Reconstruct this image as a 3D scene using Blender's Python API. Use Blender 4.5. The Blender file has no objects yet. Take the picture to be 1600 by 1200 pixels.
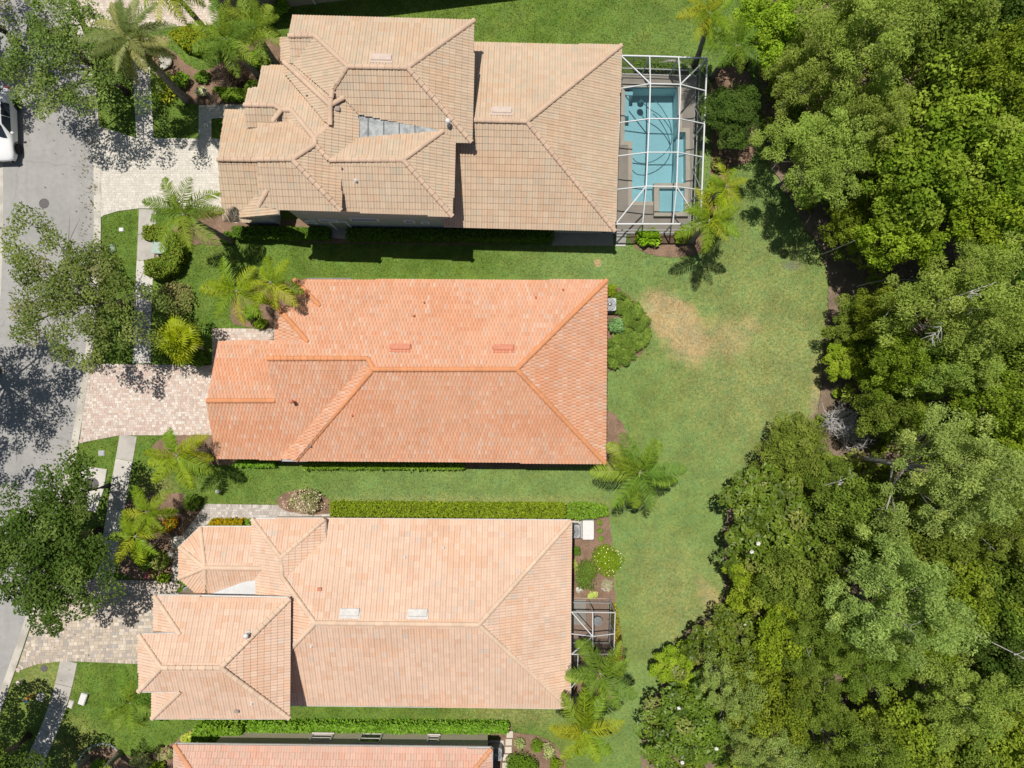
import bpy, bmesh, math, random
import numpy as np
from mathutils import Vector, Matrix

# ------------------------------------------------------------------ camera, sky, sun
S = bpy.context.scene
COL = S.collection
H = 44.4            # flying height of the camera in metres
PPM = 24.0          # photo pixels per metre on the ground
cam = bpy.data.objects.new('camera', bpy.data.cameras.new('camera'))
COL.objects.link(cam)
cam.location = (0, 0, H)
cam.rotation_euler = (0, 0, 0)
cam.data.sensor_width = 36
cam.data.lens = 36 * H / (1600 / PPM)
cam.data.clip_end = 1000
S.camera = cam
SX, SY = 0.15, 0.27          # shadow shift per metre of height: east and south
world = bpy.data.worlds.new('World')
S.world = world
world.use_nodes = True
wn = world.node_tree
bg = wn.nodes['Background']
sky = wn.nodes.new('ShaderNodeTexSky')
sky.sky_type = 'NISHITA'
sky.sun_disc = False
sky.sun_elevation = math.atan(1 / math.hypot(SX, SY))
sky.sun_rotation = -math.atan2(SX, SY)
wn.links.new(sky.outputs[0], bg.inputs[0])
bg.inputs[1].default_value = 0.055
sun = bpy.data.objects.new('sun', bpy.data.lights.new('sun', 'SUN'))
COL.objects.link(sun)
sun.data.energy = 4.5
sun.data.angle = math.radians(0.5)
sun.data.color = (1.0, 0.955, 0.88)
sun.rotation_euler = Vector((SX, -SY, -1)).to_track_quat('-Z', 'Y').to_euler()
sun.location = (-5, 10, 60)
S.view_settings.view_transform = 'Standard'
S.view_settings.look = 'None'
S.view_settings.gamma = 1
S.view_settings.use_curve_mapping = False
S.view_settings.exposure = 0.0
S.cycles.max_bounces = 5
S.cycles.diffuse_bounces = 3
S.cycles.glossy_bounces = 2
S.cycles.transmission_bounces = 2
S.cycles.transparent_max_bounces = 8
S.cycles.caustics_reflective = False
S.cycles.caustics_refractive = False

# ------------------------------------------------------------------ helpers
def W(px, py, z=0.0):
    k = (1 - z / H) / PPM
    return Vector(((px - 800) * k, (600 - py) * k, z))

def tag(o, label=None, cat=None, group=None, kind=None):
    if label: o['label'] = label
    if cat: o['category'] = cat
    if group: o['group'] = group
    if kind: o['kind'] = kind
    return o

def empty(name, loc=(0, 0, 0), rz=0, label=None, cat=None, group=None, kind=None):
    o = bpy.data.objects.new(name, None)
    o.empty_display_size = 0.3
    COL.objects.link(o)
    o.location = loc
    o.rotation_euler = (0, 0, rz)
    return tag(o, label, cat, group, kind)

def link(name, me, mat, parent=None, smooth=False):
    if mat is not None and len(me.materials) == 0:
        me.materials.append(mat)
    if smooth:
        me.shade_smooth()
    o = bpy.data.objects.new(name, me)
    COL.objects.link(o)
    if parent is not None:
        o.parent = parent
    return o

def pm(name, verts, faces, mat, parent=None, smooth=False):
    me = bpy.data.meshes.new(name)
    me.from_pydata([tuple(v) for v in verts], [], faces)
    me.update()
    return link(name, me, mat, parent, smooth)

def npmesh(name, V, F, mat, tint=None):
    """V (n,3) floats, F (m,k) ints; tint (n,3) point colour"""
    me = bpy.data.meshes.new(name)
    V = np.asarray(V, dtype=np.float32); F = np.asarray(F, dtype=np.int32)
    m, k = F.shape
    me.vertices.add(len(V)); me.vertices.foreach_set('co', V.ravel())
    me.loops.add(m * k); me.loops.foreach_set('vertex_index', F.ravel())
    me.polygons.add(m)
    me.polygons.foreach_set('loop_start', np.arange(0, m * k, k, dtype=np.int32))
    me.polygons.foreach_set('loop_total', np.full(m, k, dtype=np.int32))
    if tint is not None:
        a = me.color_attributes.new('tint', 'FLOAT_COLOR', 'POINT')
        c = np.ones((len(V), 4), dtype=np.float32); c[:, :3] = tint
        a.data.foreach_set('color', c.ravel())
    me.update(calc_edges=True)
    me.validate()
    me.shade_flat()
    if mat is not None: me.materials.append(mat)
    return me

class MB:
    """collects boxes, tubes and prisms into one mesh"""
    def __init__(s): s.v = []; s.f = []
    def add(s, v, f):
        o = len(s.v); s.v += [tuple(p) for p in v]; s.f += [[i + o for i in q] for q in f]; return s
    def box(s, c, d, M=None):
        x, y, z = (q / 2 for q in d)
        vs = [Vector((sx * x, sy * y, sz * z)) for sz in (-1, 1) for sy in (-1, 1) for sx in (-1, 1)]
        if M is not None: vs = [M @ v for v in vs]
        vs = [v + Vector(c) for v in vs]
        return s.add(vs, [[0, 2, 3, 1], [4, 5, 7, 6], [0, 1, 5, 4], [2, 6, 7, 3], [0, 4, 6, 2], [1, 3, 7, 5]])
    def bar(s, a, b, w, h=None):
        a = Vector(a); b = Vector(b); h = h or w
        d = b - a; L = d.length
        if L < 1e-6: return s
        q = d.to_track_quat('Y', 'Z').to_matrix()
        return s.box((a + b) / 2, (w, L, h), q)
    def tube(s, pts, rad, n=6, cap=True):
        pts = [Vector(p) for p in pts]
        if not isinstance(rad, (list, tuple)): rad = [rad] * len(pts)
        vs = []; fs = []
        for i, p in enumerate(pts):
            d = (pts[min(i + 1, len(pts) - 1)] - pts[max(i - 1, 0)])
            q = d.to_track_quat('Z', 'Y').to_matrix()
            for j in range(n):
                a = 2 * math.pi * j / n
                vs.append(p + q @ Vector((math.cos(a) * rad[i], math.sin(a) * rad[i], 0)))
        for i in range(len(pts) - 1):
            for j in range(n):
                k = (j + 1) % n
                fs.append([i * n + j, i * n + k, (i + 1) * n + k, (i + 1) * n + j])
        if cap:
            fs.append(list(range(n - 1, -1, -1))); fs.append([(len(pts) - 1) * n + j for j in range(n)])
        return s.add(vs, fs)
    def prism(s, poly, z0, z1):
        n = len(poly)
        a = sum(poly[i][0] * poly[(i + 1) % n][1] - poly[(i + 1) % n][0] * poly[i][1] for i in range(n))
        if a < 0: poly = poly[::-1]
        vs = [(p[0], p[1], z0) for p in poly] + [(p[0], p[1], z1) for p in poly]
        fs = [list(range(n))[::-1], [n + i for i in range(n)]] + [[i, (i + 1) % n, n + (i + 1) % n, n + i] for i in range(n)]
        return s.add(vs, fs)
    def lathe(s, prof, c=(0, 0, 0), n=14):
        vs = []; fs = []
        for r, z in prof:
            for j in range(n):
                a = 2 * math.pi * j / n
                vs.append((c[0] + r * math.cos(a), c[1] + r * math.sin(a), c[2] + z))
        for i in range(len(prof) - 1):
            for j in range(n):
                k = (j + 1) % n
                fs.append([i * n + j, i * n + k, (i + 1) * n + k, (i + 1) * n + j])
        fs.append(list(range(n))[::-1]); fs.append([(len(prof) - 1) * n + j for j in range(n)])
        return s.add(vs, fs)
    def build(s, name, mat, parent=None, smooth=False, bevel=0):
        o = pm(name, s.v, s.f, mat, parent, smooth)
        if bevel:
            b = bmesh.new(); b.from_mesh(o.data)
            bmesh.ops.bevel(b, geom=b.edges[:], offset=bevel, segments=2, affect='EDGES', clamp_overlap=True)
            b.to_mesh(o.data); b.free()
        return o

def inside(P, poly):
    """even-odd test of points P (n,2) in poly (m,2)"""
    P = np.asarray(P, float); poly = np.asarray(poly, float)
    x, y = P[:, 0], P[:, 1]
    r = np.zeros(len(P), bool)
    j = len(poly) - 1
    for i in range(len(poly)):
        xi, yi = poly[i]; xj, yj = poly[j]
        if yi != yj:
            c = ((yi > y) != (yj > y)) & (x < (xj - xi) * (y - yi) / (yj - yi) + xi)
            r ^= c
        j = i
    return r

def smooth_poly(pts, it=2):
    for _ in range(it):
        q = []
        n = len(pts)
        for i in range(n):
            a = pts[i]; b = pts[(i + 1) % n]
            q.append((a[0] * .75 + b[0] * .25, a[1] * .75 + b[1] * .25))
            q.append((a[0] * .25 + b[0] * .75, a[1] * .25 + b[1] * .75))
        pts = q
    return pts

def wpts(pts, z=0): return [tuple(W(p[0], p[1], z)) for p in pts]

def sheet(name, px, z, mat, kind='structure', soft=0, jag=0, seed=0, parent=None, th=0.0):
    """flat polygon traced in ground pixels; th > 0 gives it a visible edge"""
    pts = smooth_poly(px, soft) if soft else list(px)
    if jag:
        rr = random.Random(seed)
        q = []
        for i in range(len(pts)):
            a = pts[i]; b = pts[(i + 1) % len(pts)]
            L = math.hypot(b[0] - a[0], b[1] - a[1]); n = max(1, int(L / 5))
            for j in range(n):
                t = j / n
                q.append((a[0] + (b[0] - a[0]) * t + rr.uniform(-jag, jag), a[1] + (b[1] - a[1]) * t + rr.uniform(-jag, jag)))
        pts = q
    w = [W(p[0], p[1], 0) for p in pts]
    mb = MB(); mb.prism([(p.x, p.y) for p in w], z - max(th, 0.003), z)
    o = mb.build(name, mat, parent)
    if parent is None: tag(o, kind=kind)
    return o

# ------------------------------------------------------------------ materials
class G:
    def __init__(s, name):
        s.m = bpy.data.materials.new(name); s.m.use_nodes = True
        s.t = s.m.node_tree; s.t.nodes.clear()
        s.out = s.t.nodes.new('ShaderNodeOutputMaterial')
    def n(s, t, ins=None, **kw):
        nd = s.t.nodes.new('ShaderNode' + t)
        for k, v in kw.items(): setattr(nd, k, v)
        for k, v in (ins or {}).items(): s.set(nd.inputs[k], v)
        return nd
    def set(s, sock, v):
        if isinstance(v, bpy.types.NodeSocket): s.t.links.new(v, sock)
        elif isinstance(v, bpy.types.Node): s.t.links.new(v.outputs[0], sock)
        else:
            if isinstance(v, (tuple, list)) and len(v) == 3 and sock.type == 'RGBA': v = (*v, 1)
            sock.default_value = v
    def math(s, op, a, b=0.0, c=None):
        nd = s.n('Math', operation=op); s.set(nd.inputs[0], a); s.set(nd.inputs[1], b)
        if c is not None: s.set(nd.inputs[2], c)
        return nd.outputs[0]
    def mix(s, f, a, b, mode='MIX'):
        nd = s.n('MixRGB', blend_type=mode); s.set(nd.inputs[0], f); s.set(nd.inputs[1], a); s.set(nd.inputs[2], b)
        return nd.outputs[0]
    def pos(s):
        if not hasattr(s, '_p'): s._p = s.n('NewGeometry').outputs['Position']
        return s._p
    def noise(s, scale, detail=4, rough=.55, vec=None):
        nd = s.n('TexNoise'); nd.inputs['Scale'].default_value = scale
        nd.inputs['Detail'].default_value = detail; nd.inputs['Roughness'].default_value = rough
        s.t.links.new(vec if vec is not None else s.pos(), nd.inputs['Vector'])
        return nd.outputs[0]
    def ramp(s, f, lo, hi, a=0.0, b=1.0):
        nd = s.n('MapRange', interpolation_type='SMOOTHSTEP')
        s.set(nd.inputs[0], f); nd.inputs[1].default_value = lo; nd.inputs[2].default_value = hi
        nd.inputs[3].default_value = a; nd.inputs[4].default_value = b
        return nd.outputs[0]
    def bsdf(s, col, rough=.8, spec=.3, bump=None, bstr=.3, bdist=.02, metal=0.0):
        b = s.n('BsdfPrincipled')
        s.set(b.inputs['Base Color'], col); s.set(b.inputs['Roughness'], rough)
        b.inputs['Specular IOR Level'].default_value = spec
        b.inputs['Metallic'].default_value = metal
        if bump is not None:
            bp = s.n('Bump'); bp.inputs['Strength'].default_value = bstr; bp.inputs['Distance'].default_value = bdist
            s.set(bp.inputs['Height'], bump); s.t.links.new(bp.outputs[0], b.inputs['Normal'])
        return b
    def done(s, sh):
        s.t.links.new(sh.outputs[0] if isinstance(sh, bpy.types.Node) else sh, s.out.inputs[0]); return s.m

def simple(name, col, rough=.6, spec=.3, var=.12, scale=6.0, metal=0.0, bump=0.0):
    g = G(name)
    nz = g.noise(scale, 5)
    f = g.ramp(nz, .3, .7)
    c = g.mix(f, tuple(x * (1 - var) for x in col), tuple(min(1, x * (1 + var)) for x in col))
    return g.done(g.bsdf(c, rough, spec, nz if bump else None, bump, .02, metal))

def attr_mat(name, rough=.75, spec=.25, grain=.10, scale=30, bump=.2):
    g = G(name)
    a = g.n('Attribute', attribute_name='tint').outputs['Color']
    nz = g.noise(scale, 4)
    st = g.noise(.45, 6, .65)
    c = g.mix(1.0, a, g.ramp(nz, .25, .75, 1 - grain, 1 + grain), 'MULTIPLY')
    c = g.mix(1.0, c, g.ramp(st, .3, .65, .95, 1.03), 'MULTIPLY')
    return g.done(g.bsdf(c, rough, spec, nz, bump, .01))

def leaf_mat(name, trans=.27, rough=.6, spec=.1, hue=.02, val=.18, gain=2.3):
    g = G(name)
    a = g.n('Attribute', attribute_name='tint').outputs['Color']
    r = g.n('ObjectInfo').outputs['Random']
    hs = g.n('HueSaturation')
    g.set(hs.inputs['Color'], a); hs.inputs['Saturation'].default_value = 1.06
    g.set(hs.inputs['Hue'], g.math('MULTIPLY_ADD', r, hue, .5 - hue / 2))
    g.set(hs.inputs['Value'], g.math('MULTIPLY_ADD', r, val * gain, gain * (1 - val / 2)))
    b = g.bsdf(hs.outputs[0], rough, spec)
    t = g.n('BsdfTranslucent'); g.set(t.inputs[0], g.mix(1.0, hs.outputs[0], (1.5, 1.45, .7), 'MULTIPLY'))
    m = g.n('MixShader'); m.inputs[0].default_value = trans
    g.t.links.new(b.outputs[0], m.inputs[1]); g.t.links.new(t.outputs[0], m.inputs[2])
    return g.done(m)

M = {}
M['leaf'] = leaf_mat('foliage')
M['gloss_leaf'] = leaf_mat('glossy_foliage', .25, .42, .3)
M['palm_leaf'] = leaf_mat('palm_foliage', .35, .5, .25, .015, .15, 1.75)
M['bark'] = simple('bark', (.17, .14, .11), .9, .1, .35, 9, bump=.6)
M['pale_bark'] = simple('pale_bark', (.42, .40, .36), .9, .1, .25, 9, bump=.5)
M['palm_bark'] = simple('palm_bark', (.24, .22, .19), .9, .1, .3, 7, bump=.5)
M['twig'] = simple('dead_twigs', (.50, .485, .47), .9, .1, .2, 20)
M['white'] = simple('white_paint', (.80, .80, .79), .45, .35, .04, 3)
M['cage'] = simple('white_aluminium', (.60, .61, .62), .35, .45, .03, 3)
M['gutter_w'] = simple('white_gutter', (.74, .73, .71), .45, .35, .08, 3)
M['gutter_g'] = simple('grey_gutter', (.42, .41, .42), .5, .35, .12, 3)
M['stucco_grey'] = simple('grey_blue_stucco', (.40, .43, .46), .9, .15, .06, 12, bump=.3)
M['stucco_tan'] = simple('tan_stucco', (.55, .48, .37), .9, .15, .06, 12, bump=.3)
M['stucco_cream'] = simple('cream_stucco', (.60, .53, .43), .9, .15, .06, 12, bump=.3)
M['stucco_brown'] = simple('brown_grey_stucco', (.36, .32, .28), .9, .15, .08, 12, bump=.3)
M['soffit'] = simple('fascia_paint', (.55, .50, .45), .7, .2, .06, 6)
M['underlay'] = simple('roof_underlay', (.22, .14, .10), .95, .1, .2, 9)
M['membrane'] = simple('grey_roof_membrane', (.33, .345, .345), .9, .15, .3, 2.6, bump=.2)
M['seam'] = simple('dark_roof_seam', (.16, .165, .17), .9, .1, .3, 6)
M['membrane_pale'] = simple('pale_roof_membrane', (.58, .59, .60), .8, .2, .05, 2)
M['metal_grey'] = simple('grey_metal', (.36, .37, .38), .5, .5, .12, 8, .3)
M['metal_dark'] = simple('dark_metal', (.03, .03, .035), .5, .4, .3, 8)
M['lead'] = simple('vent_lead', (.30, .24, .21), .7, .3, .2, 15)
M['iron'] = simple('cast_iron', (.13, .12, .12), .75, .3, .3, 20, .2, bump=.4)
M['trans_green'] = simple('pale_green_cabinet', (.33, .42, .36), .55, .4, .08, 4)
M['plastic_green'] = simple('green_plastic', (.20, .28, .20), .6, .3, .1, 8)
M['plastic_white'] = simple('white_plastic', (.66, .65, .63), .5, .4, .04, 8)
M['blue'] = simple('blue_plastic', (.01, .16, .34), .5, .4, .1, 9)
M['yellow'] = simple('ochre_paint', (.55, .33, .08), .6, .3, .15, 9)
M['rock'] = simple('pale_rock', (.52, .48, .42), .9, .2, .25, 3, bump=.7)
M['glass'] = G('window_glass'); M['glass'] = M['glass'].done(M['glass'].bsdf((.02, .03, .04), .06, .6))
M['carpaint'] = G('white_car_paint'); M['carpaint'] = M['carpaint'].done(M['carpaint'].bsdf((.78, .78, .78), .18, .55))
M['tyre'] = simple('tyre_rubber', (.025, .025, .027), .85, .2, .2, 20)
M['rim'] = simple('alloy_rim', (.38, .37, .35), .4, .5, .1, 10, .6)
M['black'] = simple('black_plastic', (.02, .021, .023), .6, .35, .2, 10)
M['vent_white'] = simple('off_white_metal', (.54, .52, .49), .55, .3, .1, 5)
M['vent_cream'] = simple('cream_painted_metal', (.56, .45, .38), .55, .3, .06, 5)
M['red'] = simple('tail_light_red', (.30, .01, .012), .25, .5, .1, 10)
M['lamp_glass'] = simple('headlight_lens', (.35, .37, .39), .15, .6, .1, 10)

def conc(name, col, stain=.25, sc=.8, speck=40):
    g = G(name)
    a = g.noise(sc, 6, .6); b = g.noise(speck, 3); c0 = g.noise(4.0, 5, .65)
    c = g.mix(g.ramp(a, .38, .68), col, tuple(x * (1 - stain) for x in col))
    c = g.mix(g.math('MULTIPLY', g.ramp(c0, .52, .75), .3), c, tuple(x * (1 - stain * 1.3) for x in col))
    c = g.mix(1.0, c, g.ramp(b, .25, .75, .9, 1.08), 'MULTIPLY')
    return g.done(g.bsdf(c, .9, .2, b, .25, .01))
M['walk'] = conc('sidewalk_concrete', (.46, .43, .39), .22)
M['walk2'] = conc('pale_sidewalk_concrete', (.58, .55, .50), .15)
M['kerb'] = conc('kerb_concrete', (.56, .52, .45), .3)
M['deck'] = conc('pool_deck_concrete', (.40, .36, .31), .12, 1.2)
M['coping'] = conc('pool_coping', (.58, .53, .44), .1, 2)
M['slabtan'] = conc('pale_stepping_stone', (.62, .55, .47), .12, 2)
def asphalt():
    g = G('road_asphalt')
    a = g.noise(.35, 6, .6); b = g.noise(60, 3, .7); d = g.noise(3.0, 5, .6)
    tr = g.n('Mapping'); g.set(tr.inputs['Vector'], g.pos()); tr.inputs['Scale'].default_value = (1.2, .06, 1)
    e = g.noise(1.0, 4, .6, tr.outputs[0])
    c = g.mix(g.ramp(a, .35, .7), (.355, .345, .33), (.305, .298, .285))
    c = g.mix(g.math('MULTIPLY', g.ramp(e, .5, .75), .45), c, (.265, .26, .25))
    vo = g.n('TexVoronoi', feature='DISTANCE_TO_EDGE'); vo.inputs['Scale'].default_value = .16
    wv = g.n('VectorMath', operation='ADD'); g.set(wv.inputs[0], g.pos()); nc = g.n('TexNoise'); nc.inputs['Scale'].default_value = .9; g.set(nc.inputs['Vector'], g.pos()); g.set(wv.inputs[1], nc.outputs['Color'])
    g.set(vo.inputs['Vector'], wv.outputs[0])
    c = g.mix(g.math('MULTIPLY', g.ramp(vo.outputs[0], .0, .006, 1, 0), .35), c, (.12, .115, .11))
    sp = g.noise(1.7, 3, .5)
    c = g.mix(g.math('MULTIPLY', g.ramp(sp, .66, .74), .35), c, (.2, .19, .18))
    c = g.mix(1.0, c, g.ramp(b, .2, .8, .84, 1.14), 'MULTIPLY')
    c = g.mix(1.0, c, g.ramp(d, .3, .7, .95, 1.05), 'MULTIPLY')
    return g.done(g.bsdf(c, .95, .15, b, .4, .01))
M['asphalt'] = asphalt()
M['paver'] = attr_mat('paver_stone', .85, .2, .14, 25, .35)
M['tile'] = attr_mat('roof_tile', .8, .2, .06, 22, .12)
def mulch(name, c1, c2, c3):
    g = G(name)
    a = g.noise(14, 5, .7); b = g.noise(45, 3, .7); d = g.noise(1.2, 5)
    c = g.mix(g.ramp(a, .35, .65), c1, c2)
    c = g.mix(g.ramp(b, .55, .75), c, c3)
    c = g.mix(1.0, c, g.ramp(d, .3, .7, .8, 1.15), 'MULTIPLY')
    return g.done(g.bsdf(c, .95, .1, b, .9, .04))
M['mulch'] = mulch('brown_mulch', (.20, .125, .085), (.30, .20, .14), (.38, .28, .21))
M['litter'] = mulch('leaf_litter', (.17, .125, .085), (.28, .21, .15), (.42, .35, .27))

def lawn():
    g = G('lawn_grass')
    p = g.pos()
    xyz = g.n('SeparateXYZ'); g.set(xyz.inputs[0], p)
    big = g.noise(.16, 4, .55); mid = g.noise(.9, 5, .6); fine = g.noise(5.5, 5, .8); vf = g.noise(15, 3, .8)
    n1 = g.noise(1.3, 5, .75)
    def ell(px, py, rx, ry, deg=0, soft=.5, nz=.5):
        c = W(px, py); a = math.radians(deg); rx /= PPM; ry /= PPM
        dx = g.math('SUBTRACT', xyz.outputs[0], c.x); dy = g.math('SUBTRACT', xyz.outputs[1], c.y)
        u = g.math('MULTIPLY_ADD', dx, math.cos(a) / rx, g.math('MULTIPLY', dy, math.sin(a) / rx))
        v = g.math('MULTIPLY_ADD', dx, -math.sin(a) / ry, g.math('MULTIPLY', dy, math.cos(a) / ry))
        r = g.math('SQRT', g.math('ADD', g.math('MULTIPLY', u, u), g.math('MULTIPLY', v, v)))
        r = g.math('ADD', r, g.math('MULTIPLY', g.math('SUBTRACT', n1, .5), nz * 2))
        r = g.math('ADD', r, g.math('MULTIPLY', g.math('SUBTRACT', fine, .5), nz * 1.4))
        return g.ramp(r, 1 - soft, 1 + soft, 1, 0)
    lush = (.098, .168, .024); lush2 = (.138, .214, .040)
    pale = (.182, .262, .082); dry = (.42, .31, .16); straw = (.34, .29, .13)
    c = g.mix(g.ramp(mid, .3, .7), lush, lush2)
    pl = g.math('MAXIMUM', ell(1080, 700, 290, 600, 0, .35, .15), ell(800, 770, 330, 60, 0, .5, .2))
    pl = g.math('MULTIPLY', pl, .85)
    c = g.mix(pl, c, pale)
    c = g.mix(g.math('MULTIPLY', g.ramp(big, .45, .7), .35), c, (.17, .205, .05))
    y = g.math('MAXIMUM', ell(1190, 560, 125, 150, 0, .8, .9), ell(1130, 530, 60, 45, 0, .5, .9))
    y = g.math('MAXIMUM', y, ell(1050, 940, 60, 90, 10, .9, .6))
    y = g.math('MAXIMUM', y, ell(245, 765, 28, 30, 0, .6, .6))
    y = g.math('MAXIMUM', y, ell(700, 785, 240, 10, 0, .9, .6))
    y = g.math('MAXIMUM', y, ell(800, 1115, 80, 18, 0, .8, .6))
    y = g.math('MAXIMUM', y, ell(70, 1060, 40, 40, 0, .8, .7))
    y = g.math('MAXIMUM', y, ell(120, 1180, 40, 50, 0, .8, .8))
    y = g.math('MAXIMUM', y, ell(1100, 960, 50, 60, 40, .8, .8))
    c = g.mix(g.math('MULTIPLY', y, g.ramp(fine, .42, .62, .12, .66)), c, straw)
    d = g.math('MAXIMUM', ell(1050, 498, 54, 33, -40, .3, .5), ell(1076, 530, 38, 32, -40, .5, .8))
    d = g.math('MAXIMUM', d, g.math('MULTIPLY', ell(1135, 530, 36, 28, 0, .5, .7), .55))
    d = g.math('MAXIMUM', d, ell(934, 411, 6, 6, 0, .5, .3))
    d = g.math('MAXIMUM', d, g.math('MULTIPLY', ell(1172, 508, 16, 14, 0, .6, .9), .5))
    d = g.math('MAXIMUM', d, g.math('MULTIPLY', ell(1280, 620, 12, 50, 0, .6, .9), .6))
    d = g.math('MAXIMUM', d, g.math('MULTIPLY', ell(1115, 945, 12, 40, 30, .6, .9), .6))
    d = g.math('MAXIMUM', d, g.math('MULTIPLY', ell(252, 62, 12, 7, 0, .6, .5), .7))
    c = g.mix(g.math('MULTIPLY', d, .9), c, g.mix(g.ramp(fine, .35, .65), dry, (.43, .34, .19)))
    s1 = g.math('MAXIMUM', ell(1236, 415, 13, 7, 0, .6, 1.0), ell(1283, 640, 14, 22, 0, .6, 1.0))
    c = g.mix(g.math('MULTIPLY', s1, .6), c, (.19, .17, .14))
    st = g.noise(.55, 6, .7)
    c = g.mix(1.0, c, g.ramp(st, .32, .68, .84, 1.14), 'MULTIPLY')
    c = g.mix(1.0, c, g.mix(g.ramp(n1, .4, .65), (1.06, 1.0, .92), (.93, 1.0, 1.04)), 'MULTIPLY')
    c = g.mix(1.0, c, g.ramp(fine, .28, .72, .82, 1.18), 'MULTIPLY')
    c = g.mix(1.0, c, g.ramp(vf, .25, .75, .80, 1.20), 'MULTIPLY')
    h = g.math('MULTIPLY_ADD', vf, .6, g.math('MULTIPLY', fine, .6))
    return g.done(g.bsdf(c, .9, .12, h, .5, .05))
M['lawn'] = lawn()

# ------------------------------------------------------------------ ground, with a pit for the pool
def plate_with_hole(name, outer, hole, z, mat, parent=None):
    bm = bmesh.new(); es = []
    for loop in (outer, hole):
        vs = [bm.verts.new((p[0], p[1], z)) for p in loop]
        for i in range(len(vs)): es.append(bm.edges.new((vs[i], vs[(i + 1) % len(vs)])))
    bmesh.ops.triangle_fill(bm, use_beauty=True, use_dissolve=False, edges=es)
    bmesh.ops.recalc_face_normals(bm, faces=bm.faces[:])
    for f in bm.faces:
        if f.normal.z < 0: f.normal_flip()
    me = bpy.data.meshes.new(name); bm.to_mesh(me); bm.free()
    return link(name, me, mat, parent)
PIT = [W(966, 128), W(1078, 128), W(1078, 345), W(966, 345)]
BIG = [(-300, -300), (300, -300), (300, 300), (-300, 300)]
tag(plate_with_hole('ground', BIG, [(p.x, p.y) for p in PIT], 0.0, M['lawn']), kind='structure')

# ------------------------------------------------------------------ road and kerb
RE = [(20, -200), (60, -90), (95, 0), (122, 60), (138, 130), (145, 220), (147, 300), (146, 400), (140, 500), (126, 600), (112, 690),
      (98, 765), (72, 850), (50, 930), (32, 990), (0, 1082), (-42, 1200), (-90, 1320), (-130, 1420)]
def spline(pts, n=5):
    out = []
    for i in range(len(pts) - 1):
        p0 = Vector(pts[max(i - 1, 0)]); p1 = Vector(pts[i]); p2 = Vector(pts[i + 1]); p3 = Vector(pts[min(i + 2, len(pts) - 1)])
        for j in range(n):
            t = j / n
            out.append(.5 * ((2 * p1) + (-p0 + p2) * t + (2 * p0 - 5 * p1 + 4 * p2 - p3) * t * t + (-p0 + 3 * p1 - 3 * p2 + p3) * t ** 3))
    out.append(Vector(pts[-1])); return out
edge = [W(p[0], p[1]).to_2d() for p in spline(RE)]
def nrm(i, L):
    d = (L[min(i + 1, len(L) - 1)] - L[max(i - 1, 0)]).normalized()
    return Vector((-d.y, d.x))
rv = []; rf = []
for i, e in enumerate(edge):
    n = nrm(i, edge)               # points to the east side of the road
    a = e + n * .02; b = e - n * 5.95
    rv += [(a.x, a.y, .006), (b.x, b.y, .006)]
    if i: rf.append([2 * i - 2, 2 * i, 2 * i + 1, 2 * i - 1])
rd = pm('road', rv, rf, M['asphalt']); tag(rd, kind='structure')
if rd.data.polygons[0].normal.z < 0: rd.data.flip_normals()
def kerb(name, side):
    prof = [(-.02, .010), (.22, .004), (.30, .03), (.40, .075), (.48, .07), (.49, .0)]
    v = []; f = []
    for i, e in enumerate(edge):
        n = nrm(i, edge)
        for (u, z) in prof:
            q = e + n * u if side > 0 else e - n * (5.93 + u)
            v.append((q.x, q.y, z))
        if i:
            m = len(prof)
            for j in range(m - 1):
                f.append([(i - 1) * m + j, (i - 1) * m + j + 1, i * m + j + 1, i * m + j])
    o = pm(name, v, f, M['kerb']); tag(o, kind='structure')
    b = bmesh.new(); b.from_mesh(o.data); bmesh.ops.recalc_face_normals(b, faces=b.faces[:]); b.to_mesh(o.data); b.free()
    if o.data.polygons[2].normal.z < 0: o.data.flip_normals()
    return o
kerb('kerb', 1); kerb('kerb', -1)

# ------------------------------------------------------------------ sidewalk slabs
def walk(name, centre, wpx, step, mats, z=.045):
    root = empty(name, kind='structure')
    c = [W(p[0], p[1]).to_2d() for p in spline(centre, 8)]
    d = [0]
    for i in range(1, len(c)): d.append(d[-1] + (c[i] - c[i - 1]).length)
    def at(s):
        for i in range(1, len(c)):
            if d[i] >= s or i == len(c) - 1:
                t = (s - d[i - 1]) / max(1e-6, d[i] - d[i - 1]); q = c[i - 1].lerp(c[i], t)
                return q, nrm(i, c)
    n = max(1, round(d[-1] / step)); hw = wpx / PPM / 2; rr = random.Random(len(name) + n)
    for i in range(n):
        s0 = d[-1] * i / n + .012; s1 = d[-1] * (i + 1) / n - .012
        pl = []; pr = []
        for k in range(4):
            q, m = at(s0 + (s1 - s0) * k / 3); pl.append(q + m * hw); pr.append(q - m * hw)
        mb = MB(); mb.prism([(p.x, p.y) for p in pl + pr[::-1]], -.02, z + rr.uniform(-.006, .006))
        mb.build('slab', rr.choice(mats), root, bevel=.008)
    return root
walk('sidewalk', [(219, 60), (222, 120), (227, 217)], 27, 1.6, [M['walk'], M['walk2']])
walk('sidewalk', [(231, 327), (228, 400), (224, 470), (222, 568)], 27, 1.7, [M['walk2'], M['walk2'], M['walk']])
walk('sidewalk', [(201, 680), (195, 715), (188, 755), (181, 800), (171, 860), (161, 912)], 27, 1.55, [M['walk'], M['walk2']])
walk('sidewalk', [(108, 1033), (101, 1065), (93, 1095), (75, 1145), (50, 1200), (30, 1250)], 27, 1.5, [M['walk2'], M['walk2'], M['walk']])

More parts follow.
